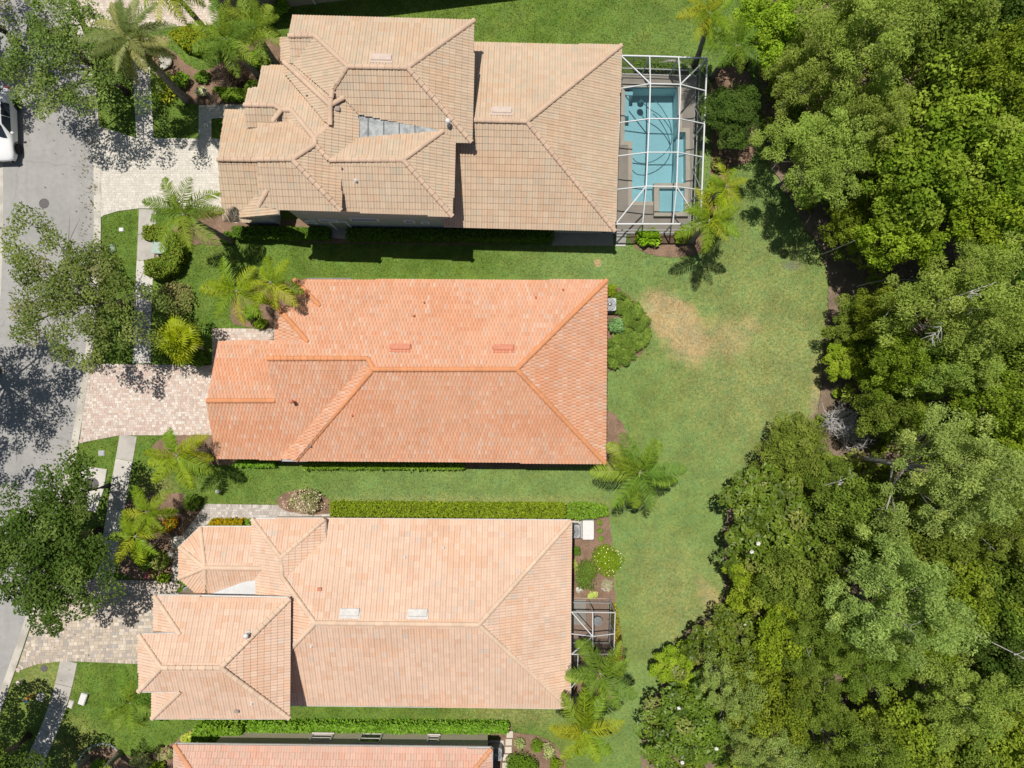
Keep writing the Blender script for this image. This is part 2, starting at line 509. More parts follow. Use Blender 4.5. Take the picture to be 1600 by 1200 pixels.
# ------------------------------------------------------------------ paved drives
NOGRASS = []
def pick(rr, pal):
    t = rr.random(); s = 0
    for w, c in pal:
        s += w
        if t <= s: return c
    return pal[-1][1]
def paved(name, px, pal, row=.17, lens=(.14, .30), z=.05, seed=1, ang=0.0, border=True, joint=(.30, .26, .21)):
    NOGRASS.append(px)
    rr = random.Random(seed)
    jm = simple(name + '_joint_sand', joint, .95, .1, .15, 20)
    w = [W(p[0], p[1]).to_2d() for p in px]
    ar = sum(w[i].x * w[(i + 1) % len(w)].y - w[(i + 1) % len(w)].x * w[i].y for i in range(len(w)))
    if ar < 0: w = w[::-1]
    mb = MB(); mb.prism([(p.x, p.y) for p in w], -.02, z - .010)
    base = mb.build(name, jm); tag(base, kind='structure')
    poly = np.array([(p.x, p.y) for p in w])
    c, s = math.cos(ang), math.sin(ang)
    R = np.array([[c, -s], [s, c]])
    loc = poly @ R
    lo = loc.min(0); hi = loc.max(0)
    rects = []
    y = lo[1]
    while y < hi[1]:
        x = lo[0] - rr.random() * .2
        hh = row * rr.choice((1, 1, .75, 1.2))
        while x < hi[0]:
            L = rr.uniform(*lens)
            rects.append((x, y, L, hh)); x += L
        y += hh
    A = np.array(rects)
    ok = np.ones(len(A), bool)
    bd = .13 if border else .0
    for ux, uy in ((0, 0), (1, 0), (0, 1), (1, 1)):
        ok &= inside(np.stack([A[:, 0] + ux * A[:, 2], A[:, 1] + uy * A[:, 3]], 1), loc)
    A = A[ok]
    V = []; F = []; T = []
    def brick(cs, top, col):
        o = len(V)
        for (x, y) in cs: V.append((x, y, top - .05))
        for (x, y) in cs: V.append((x, y, top))
        F.extend([[o + 4, o + 5, o + 6, o + 7]] + [[o + i, o + (i + 1) % 4, o + 4 + (i + 1) % 4, o + 4 + i] for i in range(4)])
        T.extend([col] * 8)
    g = .008
    for x, y, L, hh in A:
        cs = np.array([(x + g, y + g), (x + L - g, y + g), (x + L - g, y + hh - g), (x + g, y + hh - g)]) @ R.T
        k = rr.uniform(.91, 1.09); col = pick(rr, pal)
        brick([tuple(q) for q in cs], z + rr.uniform(-.003, .003), tuple(q * k for q in col))
    if border:
        n = len(w)
        for i in range(n):
            a = w[i]; b = w[(i + 1) % n]; dvec = b - a; L = dvec.length
            if L < .4: continue
            dvec.normalize(); m = Vector((-dvec.y, dvec.x)); k = int(L / .12)
            for j in range(k):
                p0 = a + dvec * (j * L / k + g * .6); p1 = a + dvec * ((j + 1) * L / k - g * .6)
                kk = rr.uniform(.84, 1.05); col = pick(rr, pal)
                brick([tuple(p0), tuple(p1), tuple(p1 + m * .21), tuple(p0 + m * .21)], z + .006 + rr.uniform(0, .003), tuple(q * kk for q in col))
    me = npmesh('pavers', V, F, M['paver'], np.array(T))
    o = link('pavers', me, None, base); o['kind'] = 'stuff'
    return base
CREAM = [(.5, (.60, .56, .495)), (.3, (.57, .53, .465)), (.2, (.62, .585, .525))]
PINK = [(.28, (.56, .435, .37)), (.25, (.62, .525, .455)), (.2, (.65, .59, .52)), (.17, (.52, .40, .345)), (.10, (.56, .475, .43))]
TAN = [(.28, (.50, .42, .33)), (.22, (.42, .36, .30)), (.2, (.60, .52, .43)), (.15, (.54, .45, .38)), (.15, (.38, .345, .31))]
GREY = [(.4, (.46, .41, .37)), (.3, (.40, .36, .33)), (.3, (.55, .51, .47))]
paved('cream_paver_driveway', [(151, 197), (185, 207), (213, 216), (311, 217), (311, 165), (392, 163), (392, 180), (331, 186), (331, 217),
       (372, 217), (372, 352), (350, 330), (300, 326), (217, 326), (185, 330), (156, 339)], CREAM, .16, (.16, .30), seed=3, joint=(.54, .50, .44))
paved('pink_paver_driveway', [(140, 568), (332, 571), (332, 513), (450, 514), (450, 560), (380, 560), (380, 680), (188, 680), (125, 692)], PINK, .17, (.13, .28), seed=5, ang=.02, joint=(.46, .37, .31))
paved('tan_paver_driveway', [(26, 1049), (44, 996), (62, 940), (78, 905), (120, 904), (272, 908), (300, 922), (330, 940), (300, 1000), (290, 1040), (217, 1037),
       (121, 1033), (94, 1033), (60, 1037)], TAN, .20, (.14, .36), seed=7, ang=.03, joint=(.34, .29, .24))
paved('grey_paver_path', [(268, 907), (272, 865), (290, 830), (322, 787), (440, 789), (520, 797), (520, 815), (420, 818), (330, 826), (305, 850), (298, 907)], GREY, .18, (.14, .3), seed=9, joint=(.34, .31, .28))
paved('peach_paver_driveway', [(128, -40), (345, -40), (336, 0), (352, 24), (330, 40), (270, 42), (228, 52), (175, 48), (138, 42), (118, 0)], [(.5, (.62, .53, .45)), (.3, (.57, .47, .39)), (.2, (.66, .59, .52))], .16, (.14, .28), seed=11, joint=(.45, .37, .31))
sheet('side_patio', [(862, 360), (958, 362), (958, 384), (862, 384)], .03, M['deck'], th=.03)
sheet('stoop_slab', [(519, 350), (543, 350), (543, 374), (519, 372)], .09, M['walk'], th=.09)
sheet('equipment_pad', [(962, 350), (980, 350), (977, 385), (962, 385)], .06, M['walk2'], th=.06)

# storm drain apron beside the kerb
ap = empty('storm_drain_apron', kind='structure')
MB().prism([tuple(W(*p).to_2d()) for p in [(126, 727), (168, 733), (163, 765), (150, 800), (106, 790), (116, 760), (122, 745)]], -.02, .085).build('slab', M['walk2'], ap, bevel=.012)
mh = MB(); mh.lathe([(.40, .084), (.40, .098), (.37, .101), (.36, .096), (0.02, .097)], W(146, 756), 28); mh.build('manhole_cover', M['iron'], ap)
mc = MB(); mc.lathe([(.33, .004), (.33, .012), (.27, .014), (.26, .011), (.02, .012)], W(69, 318), 24)
o = mc.build('manhole_cover', M['iron']); tag(o, 'round iron manhole cover in the grey road', 'manhole cover')

# ------------------------------------------------------------------ planting beds and the wood's floor
BEDZ = [.012]
def bed(px, jag=1.0, mat='mulch', name='mulch_bed'):
    BEDZ[0] += .004
    NOGRASS.append(smooth_poly(px, 1))
    return sheet(name, px, BEDZ[0], M[mat], soft=1, jag=jag, seed=len(px))
bed([(236, 80), (262, 70), (300, 110), (335, 108), (395, 60), (450, 60), (450, 160), (385, 166), (318, 164), (285, 160), (240, 120)])
bed([(366, 462), (400, 440), (470, 440), (470, 515), (368, 512), (358, 490)])
bed([(940, 445), (960, 446), (990, 465), (1010, 490), (1018, 515), (1008, 545), (985, 570), (940, 584)])
bed([(940, 636), (968, 650), (985, 690), (975, 725), (950, 740), (930, 738)])
bed([(190, 780), (250, 768), (295, 772), (320, 790), (290, 832), (272, 866), (268, 906), (190, 905), (172, 860)])
bed([(883, 786), (950, 790), (955, 830), (958, 900), (965, 960), (975, 1010), (972, 1060), (950, 1100), (880, 1100), (870, 950), (870, 815)])
bed([(985, 352), (1100, 345), (1115, 230), (1105, 110), (1180, 100), (1188, 250), (1130, 262), (1150, 300), (1130, 345), (1098, 398), (1050, 402), (1020, 400), (985, 385)])
bed([(315, 320), (360, 330), (370, 365), (350, 385), (300, 380), (260, 400), (240, 430), (230, 400), (255, 370)])
bed([(780, 1138), (800, 1143), (850, 1150), (880, 1175), (890, 1230), (760, 1230)])
bed([(285, 1145), (330, 1125), (800, 1128), (800, 1155), (300, 1165), (275, 1160)])
bed([(270, 1160), (300, 1150), (320, 1240), (110, 1240), (130, 1182), (155, 1165), (180, 1168), (200, 1184), (235, 1178)])
bed([(520, 786), (886, 788), (886, 816), (515, 816)], .6)
bed([(235, 690), (300, 676), (385, 690), (395, 722), (330, 728), (300, 712), (250, 720)], .8)
bed([(405, 700), (945, 703), (945, 733), (405, 728)], .6)
bed([(355, 340), (865, 345), (865, 385), (355, 378)], .6)
bed([(430, 772), (480, 762), (525, 786), (515, 806), (440, 800)], .8)
FOREST = [(1160, -60), (1172, 40), (1186, 120), (1194, 200), (1205, 260), (1236, 320), (1262, 365), (1284, 396), (1294, 440), (1291, 500), (1284, 570), (1280, 635), (1262, 655),
          (1215, 668), (1185, 700), (1180, 745), (1142, 770), (1130, 830), (1130, 930), (1108, 960), (1070, 985), (1042, 1040), (1030, 1075), (1008, 1100), (1002, 1160), (1000, 1300),
          (2100, 1300), (2100, -60)]
sheet('forest_floor', FOREST, .09, M['litter'], jag=2.2, seed=4)

NOGRASS += [[(946, 118), (1086, 121), (1076, 368), (946, 366)], [(126, 727), (168, 733), (163, 765), (150, 800), (106, 790), (116, 760)],
            [(p[0] + 14, p[1]) for p in RE] + [(-400, 1420), (-400, -200)], [(344, 30), (345, -60), (900, -60), (880, -40)],
            [(470, 432), (942, 433), (942, 716), (330, 714), (332, 540), (440, 540)], [(285, 830), (400, 815), (886, 815), (886, 1075), (470, 1072), (470, 1052), (290, 1052), (262, 990)],
            [(400, 150), (560, 90), (950, 110), (950, 360), (400, 360)], [(315, 1138), (765, 1138), (765, 1240), (315, 1240)], [(880, 930), (952, 932), (950, 1002), (880, 1002)]]
for cl, hw in (([(219, 60), (222, 120), (227, 217)], 14), ([(231, 327), (228, 400), (224, 470), (222, 568)], 14), ([(201, 680), (195, 715), (188, 755), (181, 800), (171, 860), (161, 912)], 14), ([(108, 1033), (101, 1065), (93, 1095), (75, 1145), (50, 1200), (30, 1250)], 15)):
    NOGRASS.append([(x - hw, y) for x, y in cl] + [(x + hw, y) for x, y in cl[::-1]])

# ------------------------------------------------------------------ roofs: planes, tiles, ridge caps
PITCH = 5 / 12
class Roof:
    def __init__(s, root, rot, pal, tw, ex, nb, stag, capcol, cap_r=.14, seed=1, n_single=300, hb=.036, name='roof'):
        s.root = root; s.o = root.location.copy(); s.rot = math.radians(rot); s.pal = pal; s.tw = tw; s.ex = ex; s.nb = nb; s.stag = stag
        s.rr = random.Random(seed); s.nr = np.random.default_rng(seed)
        s.V = []; s.F = []; s.T = []; s.nv = 0; s.full = []; s.n_single = n_single; s.hb = hb; s.cap_r = cap_r
        s.deck = MB(); s.capcol = capcol
        s.part = bpy.data.objects.new('roof', bpy.data.meshes.new('roof')); COL.objects.link(s.part); s.part.parent = root
        s.part.location = -s.o
    def dirv(s, d):
        a = {'E': 0, 'N': 90, 'W': 180, 'S': 270}[d]      # the way the slope faces
        a = math.radians(a) + s.rot
        return Vector((-math.cos(a), -math.sin(a)))       # up-slope plan direction
    def plane(s, d, ref, z, pitch=PITCH):
        u = s.dirv(d); p = W(ref[0], ref[1], z)
        return (p, u, pitch)
    def plane3(s, pts):
        a, b, c = (W(*p) for p in pts)
        n = (b - a).cross(c - a)
        if n.z < 0: n = -n
        g = Vector((-n.x / n.z, -n.y / n.z)); pt = g.length
        return (a, g.normalized(), pt)
    def hit(s, pl, px, py):
        p0, u, pt = pl
        a, b = (px - 800) / PPM, (600 - py) / PPM
        q = a * u.x + b * u.y; c = p0.x * u.x + p0.y * u.y
        z = (p0.z + pt * (q - c)) / (1 + pt * q / H)
        return W(px, py, z)
    def z(s, pl, px, py): return s.hit(pl, px, py).z
    def face(s, pl, px, thick=.16, lift=0.0):
        p3 = [s.hit(pl, *p) for p in px]
        if lift: p3 = [p + Vector((0, 0, lift)) for p in p3]
        u = pl[1]; pt = pl[2]
        cs = 1 / math.hypot(1, pt); Sd = Vector((u.x * cs, u.y * cs, pt * cs)); N = Vector((-u.x * pt * cs, -u.y * pt * cs, cs))
        U = Sd.cross(N)
        n = len(p3)
        ar = sum(p3[i].x * p3[(i + 1) % n].y - p3[(i + 1) % n].x * p3[i].y for i in range(n))
        if ar < 0: p3 = p3[::-1]
        top = [p - Vector((0, 0, .03)) for p in p3]; bot = [p - Vector((0, 0, thick + .03)) for p in p3]
        s.deck.add(top + bot, [list(range(n)), [n + i for i in range(n)][::-1]] + [[i, n + i, n + (i + 1) % n, (i + 1) % n] for i in range(n)])
        O = p3[0]
        P2 = np.array([((p - O).dot(U), (p - O).dot(Sd)) for p in p3])
        s.tiles(P2, np.array(O), np.array(U), np.array(Sd), np.array(N))
        return p3
    def colours(s, cu, cs):
        n = len(cu); r = s.nr
        w = np.array([p[0] for p in s.pal]); w = w / w.sum(); C = np.array([p[1] for p in s.pal])
        i = r.choice(len(C), n, p=w)
        # lots of tiles laid together come from one pallet
        gx = np.floor(cu / 2.3 + .35 * np.floor(cs / .72)).astype(int); gy = np.floor(cs / 1.44).astype(int)
        hsh = ((gx * 73856093) ^ (gy * 19349663) ^ 0x5bd1) % 997 / 997.0
        same = r.random(n) < np.where(hsh > .83, .8, np.where(hsh < .2, .45, .12))
        j = np.where(hsh > .83, len(C) - 1, 0)
        i = np.where(same, j, i)
        mean = (C * w[:, None]).sum(0)
        c = (mean + (C[i] - mean) * .62) * r.uniform(.955, 1.045, (n, 1))
        return c
    def tiles(s, P2, O, U, Sd, N):
        lo = P2.min(0); hi = P2.max(0); w, e = s.tw, s.ex
        rows = np.arange(0, int((hi[1] - lo[1]) / e) + 2); cols = np.arange(-1, int((hi[0] - lo[0]) / w) + 2)
        R, Cc = np.meshgrid(rows, cols, indexing='ij'); R = R.ravel(); Cc = Cc.ravel()
        su = lo[0] + Cc * w + (R % 2) * s.stag * w; ss = lo[1] - .03 + R * e
        m = .008
        fr = np.ones(len(su), bool); anyin = np.zeros(len(su), bool)
        for a in (0, .5, 1):
            for b in (0, .5, 1):
                q = inside(np.stack([su + m + a * (w - 2 * m), ss + .035 + b * (e - .04)], 1), P2)
                fr &= q; anyin |= q
        part = anyin & ~fr
        nb = s.nb; seg = 4; nc = nb * seg + 1
        t = np.linspace(0, 1, nc)
        ph = (t * nb) % 1.0
        prof = s.hb * np.abs(np.sin(np.pi * ph)) ** .8 * (1 if nb > 0 else 0)
        prof[-1] = 0
        up = .024
        def place(uu, vv, hh): return O + uu[..., None] * U + vv[..., None] * Sd + hh[..., None] * N
        # full tiles
        fu, fs = su[fr], ss[fr]
        if len(fu):
            col = s.colours(fu, fs)
            ctr = place(fu + w / 2, fs + e / 2, np.zeros(len(fu)))
            for k in range(len(fu)):
                s.full.append((ctr[k][2], O + fu[k] * U + fs[k] * Sd, U, Sd, N, col[k]))
        # cut tiles along hips, valleys and rakes
        pu, ps = su[part], ss[part]
        if len(pu):
            col = s.colours(pu, ps)
            ns = 5
            for c in range(nc - 1):
                for q in range(ns):
                    u0 = pu + t[c] * w; u1 = pu + t[c + 1] * w
                    v0 = ps + e * q / ns; v1 = ps + e * (q + 1) / ns + (.02 if q == ns - 1 else 0)
                    ok = inside(np.stack([(u0 + u1) / 2, (v0 + v1) / 2 + .02], 1), P2)
                    if not ok.any(): continue
                    a0, a1, b0, b1 = u0[ok], u1[ok], v0[ok], v1[ok]; k = len(a0); one = np.ones(k)
                    h0 = up * (1 - q / ns); h1 = up * (1 - (q + 1) / ns)
                    q4 = np.stack([place(a0, b0, one * (h0 + prof[c])), place(a1, b0, one * (h0 + prof[c + 1])),
                                   place(a1, b1, one * (h1 + prof[c + 1])), place(a0, b1, one * (h1 + prof[c]))], 1).reshape(-1, 3)
                    s.V.append(q4); s.T.append(np.repeat(col[ok], 4, 0))
                    s.F.append(np.arange(4 * k).reshape(-1, 4) + s.nv); s.nv += 4 * k
                    if q == 0:
                        q4 = np.stack([place(a0, b0, one * (-.01)), place(a1, b0, one * (-.01)),
                                       place(a1, b0, one * (h0 + prof[c + 1])), place(a0, b0, one * (h0 + prof[c]))], 1).reshape(-1, 3)
                        s.V.append(q4); s.T.append(np.repeat(col[ok], 4, 0))
                        s.F.append(np.arange(4 * k).reshape(-1, 4) + s.nv); s.nv += 4 * k
    def template(s):
        w, e, nb = s.tw, s.ex, s.nb; seg = 4; nc = nb * seg + 1
        t = np.linspace(0, 1, nc); ph = (t * nb) % 1.0
        prof = s.hb * np.abs(np.sin(np.pi * ph)) ** .8; prof[-1] = 0
        g = .004
        u = g + t * (w - 2 * g)
        lo = np.stack([u, 0 * u, prof + .024], 1); hi = np.stack([u, 0 * u + e + .03, prof - .002], 1); bt = np.stack([u, 0 * u, 0 * u - .01], 1)
        V = np.concatenate([lo, hi, bt]); F = []
        for i in range(nc - 1):
            F.append([i, i + 1, nc + i + 1, nc + i]); F.append([2 * nc + i, 2 * nc + i + 1, i + 1, i])
        return V, np.array(F)
    def caps(s, segs, r=None, L=.40):
        r = r or s.cap_r
        if not hasattr(s, 'capmesh'):
            s.capmesh = []
            for k in range(6):
                n = 7; V = []; F = []
                for (y, rad, dz) in ((0, 1.0, .02), (1.0, .84, 0)):
                    for j in range(n):
                        a = math.pi * j / (n - 1)
                        V.append((math.cos(a) * rad * r, y * (L + .04), math.sin(a) * rad * r * .78 + dz - .02))
                for j in range(n - 1): F.append([j + 1, j, n + j, n + j + 1])
                F.append(list(range(n)))
                kk = s.rr.uniform(.92, 1.08)
                me = bpy.data.meshes.new('ridge_tile')
                me.from_pydata(V, [], F); a = me.color_attributes.new('tint', 'FLOAT_COLOR', 'POINT')
                for d in a.data: d.color = (*[q * kk * s.rr.uniform(.98, 1.02) for q in s.capcol], 1)
                me.materials.append(M['tile']); me.update(); s.capmesh.append(me)
        for a, b in segs:
            a, b = Vector(a), Vector(b)
            if a.z > b.z: a, b = b, a
            d = b - a; n = max(1, round(d.length / L)); d.normalize()
            X = d.cross(Vector((0, 0, 1))).normalized(); Z = X.cross(d)
            st = (b - a).length / n
            for i in range(n):
                o = bpy.data.objects.new('ridge_tile', s.rr.choice(s.capmesh)); COL.objects.link(o); o.parent = s.part
                p = a + d * (i * st) + Z * .035
                mt = Matrix((X, d * (st / L), Z)).transposed().to_4x4(); mt.translation = p; o.matrix_local = mt
    def finish(s, deckmat=None):
        s.part.data.from_pydata(s.deck.v, [], s.deck.f); s.part.data.materials.append(deckmat or M['soffit']); s.part.data.update()
        V0, F0 = s.template()
        s.full.sort(key=lambda q: -q[0])
        big = s.full[:s.n_single]; rest = s.full[s.n_single:]
        if rest:
            O = np.array([q[1] for q in rest]); U = np.array([q[2] for q in rest]); Sd = np.array([q[3] for q in rest]); N = np.array([q[4] for q in rest])
            C = np.array([q[5] for q in rest]); k = len(V0)
            V = O[:, None] + V0[None, :, 0, None] * U[:, None] + V0[None, :, 1, None] * Sd[:, None] + V0[None, :, 2, None] * N[:, None]
            jit = s.nr.normal(0, .003, (len(O), 1, 1)) * N[:, None]
            V = (V + jit).reshape(-1, 3)
            F = (F0[None] + (np.arange(len(O)) * k)[:, None, None]).reshape(-1, 4) + s.nv
            s.V.append(V); s.T.append(np.repeat(C, k, 0)); s.F.append(F); s.nv += len(V)
        me = npmesh('roof_tiles', np.concatenate(s.V), np.concatenate(s.F), M['tile'], np.concatenate(s.T))
        o = link('roof_tiles', me, None, s.part); o['kind'] = 'stuff'
        if big:
            cols = np.array([q[5] for q in big]); variants = []
            nv = 14
            idx = s.nr.choice(len(big), nv)
            for i in idx: variants.append((cols[i], npmesh('roof_tile', V0, F0, M['tile'], np.tile(cols[i], (len(V0), 1)))))
            vc = np.array([v[0] for v in variants])
            for q in big:
                j = int(np.argmin(((vc - q[5]) ** 2).sum(1) + s.nr.random(nv) * .0006))
                t = bpy.data.objects.new('roof_tile', variants[j][1]); COL.objects.link(t); t.parent = s.part
                mt = Matrix((Vector(q[2]), Vector(q[3]), Vector(q[4]))).transposed().to_4x4(); mt.translation = Vector(q[1]); t.matrix_local = mt
        return s

def shrink(pts, d=.45):
    c = sum(pts, Vector((0, 0, 0))) / len(pts)
    out = []
    n = len(pts)
    for i in range(n):
        a, p, b = pts[i - 1], pts[i], pts[(i + 1) % n]
        e1 = (p - a).normalized(); e2 = (b - p).normalized()
        n1 = Vector((-e1.y, e1.x, 0)); n2 = Vector((-e2.y, e2.x, 0))
        if n1.dot(c - p) < 0: n1 = -n1
        if n2.dot(c - p) < 0: n2 = -n2
        out.append(p + (n1 + n2) * d)
    return out
def walls(root, blocks, mat, over=.45):
    """blocks: (pixel corners at the eaves, eave height, wall top)"""
    out = []
    for k, (px, ze, zt) in enumerate(blocks):
        p = shrink([W(a, b, ze) for a, b in px], over)
        mb = MB(); mb.prism([(q.x - root.location.x, q.y - root.location.y) for q in p], -.05 - .001 * k, zt)
        out.append((mb.build('wall', mat, root), p))
    return out
def vhit(px, py, a, b):
    """where the line of sight through a pixel meets the upright plane through a and b"""
    d = (b - a).to_2d().normalized(); n = Vector((-d.y, d.x))
    g = W(px, py).to_2d(); k = a.to_2d().dot(n) / g.dot(n)
    return Vector((g.x * k, g.y * k, H * (1 - k)))
def window(root, a, b, t, z, w, h, out, frame='white', sill=True):
    """window on the wall from a to b at fraction t"""
    d = (b - a); d.z = 0; L = d.length; d.normalize()
    n = Vector((-d.y, d.x, 0));
    if n.dot(Vector((out[0], out[1], 0))) < 0: n = -n
    c = a + d * (L * t); c.z = z; c = c - root.location
    R = Matrix((d, n, Vector((0, 0, 1)))).transposed()
    g = MB(); g.box(c + n * .015, (w, .02, h), R); p = g.build('window', M['glass'], root)
    f = MB()
    for sx in (-1, 1): f.box(c + d * (sx * (w / 2 + .04)) + n * .03, (.09, .09, h + .18), R)
    for sz in (-1, 1): f.box(c + Vector((0, 0, sz * (h / 2 + .045))) + n * .03, (w - .01, .085, .09), R)
    f.box(c + n * .03, (w - .012, .05, .045), R)
    f.build('frame', M[frame], p)
    if sill:
        q = MB(); q.box(c + Vector((0, 0, -h / 2 - .12)) + n * .07, (w + .22, .15, .06), R); q.build('sill', M[frame], p)
    return p
def gutter(root, pts, mat, w=.13, name='gutter'):
    mb = MB(); L = root.location
    for i in range(len(pts) - 1):
        a, b = pts[i] - L, pts[i + 1] - L
        d = (b - a).normalized(); n = Vector((d.y, -d.x, 0))
        mb.bar(a + Vector((0, 0, -.13)), b + Vector((0, 0, -.13)), w, .02)
        mb.bar(a + n * w / 2 + Vector((0, 0, -.07)), b + n * w / 2 + Vector((0, 0, -.07)), .02, .13)
        mb.bar(a - n * w / 2 + Vector((0, 0, -.07)), b - n * w / 2 + Vector((0, 0, -.07)), .02, .13)
    return mb.build(name, mat, root)
def ridge_vent(R, pl, px, py, w, d, mat, h=.13):
    """low box vent lying on a roof slope"""
    p = R.hit(pl, px, py); u, pt = pl[1], pl[2]; cs = 1 / math.hypot(1, pt)
    Sd = Vector((u.x * cs, u.y * cs, pt * cs)); N = Vector((-u.x * pt * cs, -u.y * pt * cs, cs)); U = Sd.cross(N)
    B = Matrix((U, Sd, N)).transposed()
    v = [B @ Vector(q) + p + N * .05 for q in [(-w/2, -d/2, 0), (w/2, -d/2, 0), (w/2, d/2, 0), (-w/2, d/2, 0), (-w/2, -d/2, h), (w/2, -d/2, h), (w/2 - .03, d/2 - .03, .03 + h * .35), (-w/2 + .03, d/2 - .03, .03 + h * .35)]]
    mb = MB(); mb.add(v, [[0, 3, 2, 1], [4, 5, 6, 7], [0, 1, 5, 4], [1, 2, 6, 5], [2, 3, 7, 6], [3, 0, 4, 7]])
    # flashing skirt
    k = [B @ Vector(q) + p + N * .045 for q in [(-w/2 - .06, -d/2 - .02, 0), (w/2 + .06, -d/2 - .02, 0), (w/2 + .06, d/2 + .14, 0), (-w/2 - .06, d/2 + .14, 0)]]
    mb.add(k + [q + N * .012 for q in k], [[3, 2, 1, 0], [4, 5, 6, 7], [0, 1, 5, 4], [1, 2, 6, 5], [2, 3, 7, 6], [3, 0, 4, 7]])
    o = mb.build('roof_vent', mat, R.part, bevel=.01)
    return o
def pipe_vent(R, pl, px, py, mat, r=.06, h=.32, hood=False):
    p = R.hit(pl, px, py)
    mb = MB(); mb.lathe([(r * 2.2, -.02), (r * 2.0, .05), (r, .09), (r, h), (r * .7, h), (r * .7, h - .02)], p, 10)
    if hood: mb.lathe([(r * 1.9, h + .02), (r * 2.1, h + .10), (r * 1.4, h + .17), (.01, h + .2)], p, 12)
    return mb.build('vent_pipe', mat, R.part, True)

# ------------------------------------------------------------------ house with beige roof (two storeys, pool behind)
BEIGE = [(.40, (.555, .415, .295)), (.25, (.565, .435, .312)), (.15, (.525, .42, .305)), (.10, (.495, .42, .315)), (.10, (.56, .385, .255))]
hA = empty('house', W(600, 220), 0, 'two-storey house with beige tiled roof beside the pool', 'house')
R = Roof(hA, -1.5, BEIGE, .335, .375, 2, 0.0, (.575, .415, .30), .15, 1, 300)
f = R.face
# single-storey east wing
aN = R.plane('N', (856, 69), 2.9); aS = R.plane('S', (836, 358), 2.9); aE = R.plane('E', (966, 216), 2.9)
f(aN, [(700, 66), (971, 71), (823, 190), (700, 187)])
f(aE, [(971, 71), (961, 361), (823, 190)])
f(aS, [(700, 187), (823, 190), (961, 361), (693, 354)])
cA = [(R.hit(aN, 735, 188), R.hit(aN, 823, 190)), (R.hit(aN, 823, 190), R.hit(aN, 971, 71)), (R.hit(aS, 823, 190), R.hit(aS, 961, 361))]
# upper main block
bN = R.plane('N', (600, 28.5), 5.6); bS = R.plane('S', (724, 222), 5.6); bE = R.plane('E', (739, 127), 5.6); bW = R.plane('W', (457, 25), 5.6)
f(bN, [(457, 25), (741, 32), (637, 106), (543, 104), (492, 56), (451, 56)])
f(bE, [(741, 32), (737, 222), (637, 106)])
f(bS, [(543, 104), (637, 106), (737, 222), (711, 222), (692, 205), (560, 178), (537, 153), (517, 163), (521, 139)])
f(bW, [(492, 57), (543, 104), (521, 139), (517, 150), (456, 98), (465, 95)])
b0 = R.plane('S', (470, 57), R.z(bN, 470, 56))
f(b0, [(451, 57), (492, 57), (463, 98), (455, 98)])
# stepped wings to the south-west, each a hip dying into the next
dN = R.plane('N', (516, 165), 6.7); dW = R.plane('W', (516, 165), 6.7)
f(dN, [(444, 97), (456, 98), (517, 150), (519, 140), (521, 158), (516, 165)])
f(dW, [(438.5, 58), (454, 58), (456, 99), (444, 97), (439, 95)])
f(dW, [(444, 97), (516, 165), (516, 195), (508, 190), (443, 112)])
eN = R.plane('N', (510, 191), 6.34)
f(eN, [(409, 103), (443, 103), (443, 112), (512, 193), (516, 195), (492, 217), (455, 172), (440, 172), (430, 165), (382, 164), (387, 138), (403, 137)])
eS = R.plane('S', (400, 165), R.z(eN, 400, 165))
f(eS, [(382, 165), (432, 166), (440, 173), (428, 194), (384, 200)])
eE = R.plane('E', (516, 180), 6.6)
f(eE, [(517, 163), (537, 153), (560, 178), (560, 216), (522, 248), (512, 244), (492, 226), (492, 217), (516, 195)])
eW = R.plane('W', (492, 217), R.z(eN, 492, 217))
f(eW, [(455, 172), (492, 217), (492, 224), (449, 183)])
e2 = R.plane('S', (447, 173), R.z(eN, 447, 173))
f(e2, [(434, 172), (456, 173), (449, 194), (426, 194)])
# tallest south-west wing
gN = R.plane('N', (457, 249), 7.38); gS = R.plane('S', (457, 250), 7.38); gE = R.plane('E', (457, 250), 7.38); gW = None
f(gN, [(402, 193), (448, 192), (451, 184), (492, 222), (492, 226), (457, 249), (402, 248.5)])
f(gE, [(492, 226), (512, 244), (520, 250), (533, 280), (533, 329), (457, 250)])
f(gS, [(402, 249), (457, 250), (533, 329), (436, 327), (410, 322), (404, 300)])
gW = R.plane('W', (401, 304), R.z(R.plane('S', (370, 346), 2.9), 401, 304) + .05)
f(gW, [(401, 304), (412, 316), (436, 323), (436, 335), (370, 341)])
# south block
hN = R.plane('N', (575, 250), 6.74); hS = R.plane('S', (620, 337), 5.6); hE = R.plane('E', (709, 280), 5.6)
f(hN, [(515, 250), (630, 250), (692, 205), (560, 216)])
f(hE, [(630, 250), (692, 205), (711, 222), (707, 338)])
f(hS, [(515, 250), (630, 250), (707, 338), (533, 330), (533, 285)])
# front garage wing
iN = R.plane('N', (365, 172), 2.9); iS = R.plane('S', (370, 346), 2.9)
f(iN, [(351, 172), (420, 172), (420, 250), (340, 249)])
f(iS, [(340, 249), (420, 250), (420, 320), (390, 347), (348, 345)])
def seg(pl, *p): return [(R.hit(pl, *p[i]), R.hit(pl, *p[i + 1])) for i in range(len(p) - 1)]
cA += seg(bN, (543, 104), (637, 106)) + seg(bN, (637, 106), (741, 32)) + seg(bS, (637, 106), (737, 222)) + seg(bN, (492, 56), (543, 104)) + seg(bN, (451, 56), (492, 56)) + seg(bS, (543, 104), (521, 139))
cA += seg(dN, (444, 97), (516, 165)) + seg(dW, (519, 142), (516, 165), (516, 195)) + [(R.hit(dN, 516, 165), R.hit(bS, 537, 153))]
cA += seg(eN, (382, 164), (430, 165)) + seg(eN, (430, 165), (440, 172)) + seg(eN, (440, 172), (455, 172), (492, 217)) + seg(eN, (516, 195), (492, 217)) + seg(eN, (492, 217), (492, 226))
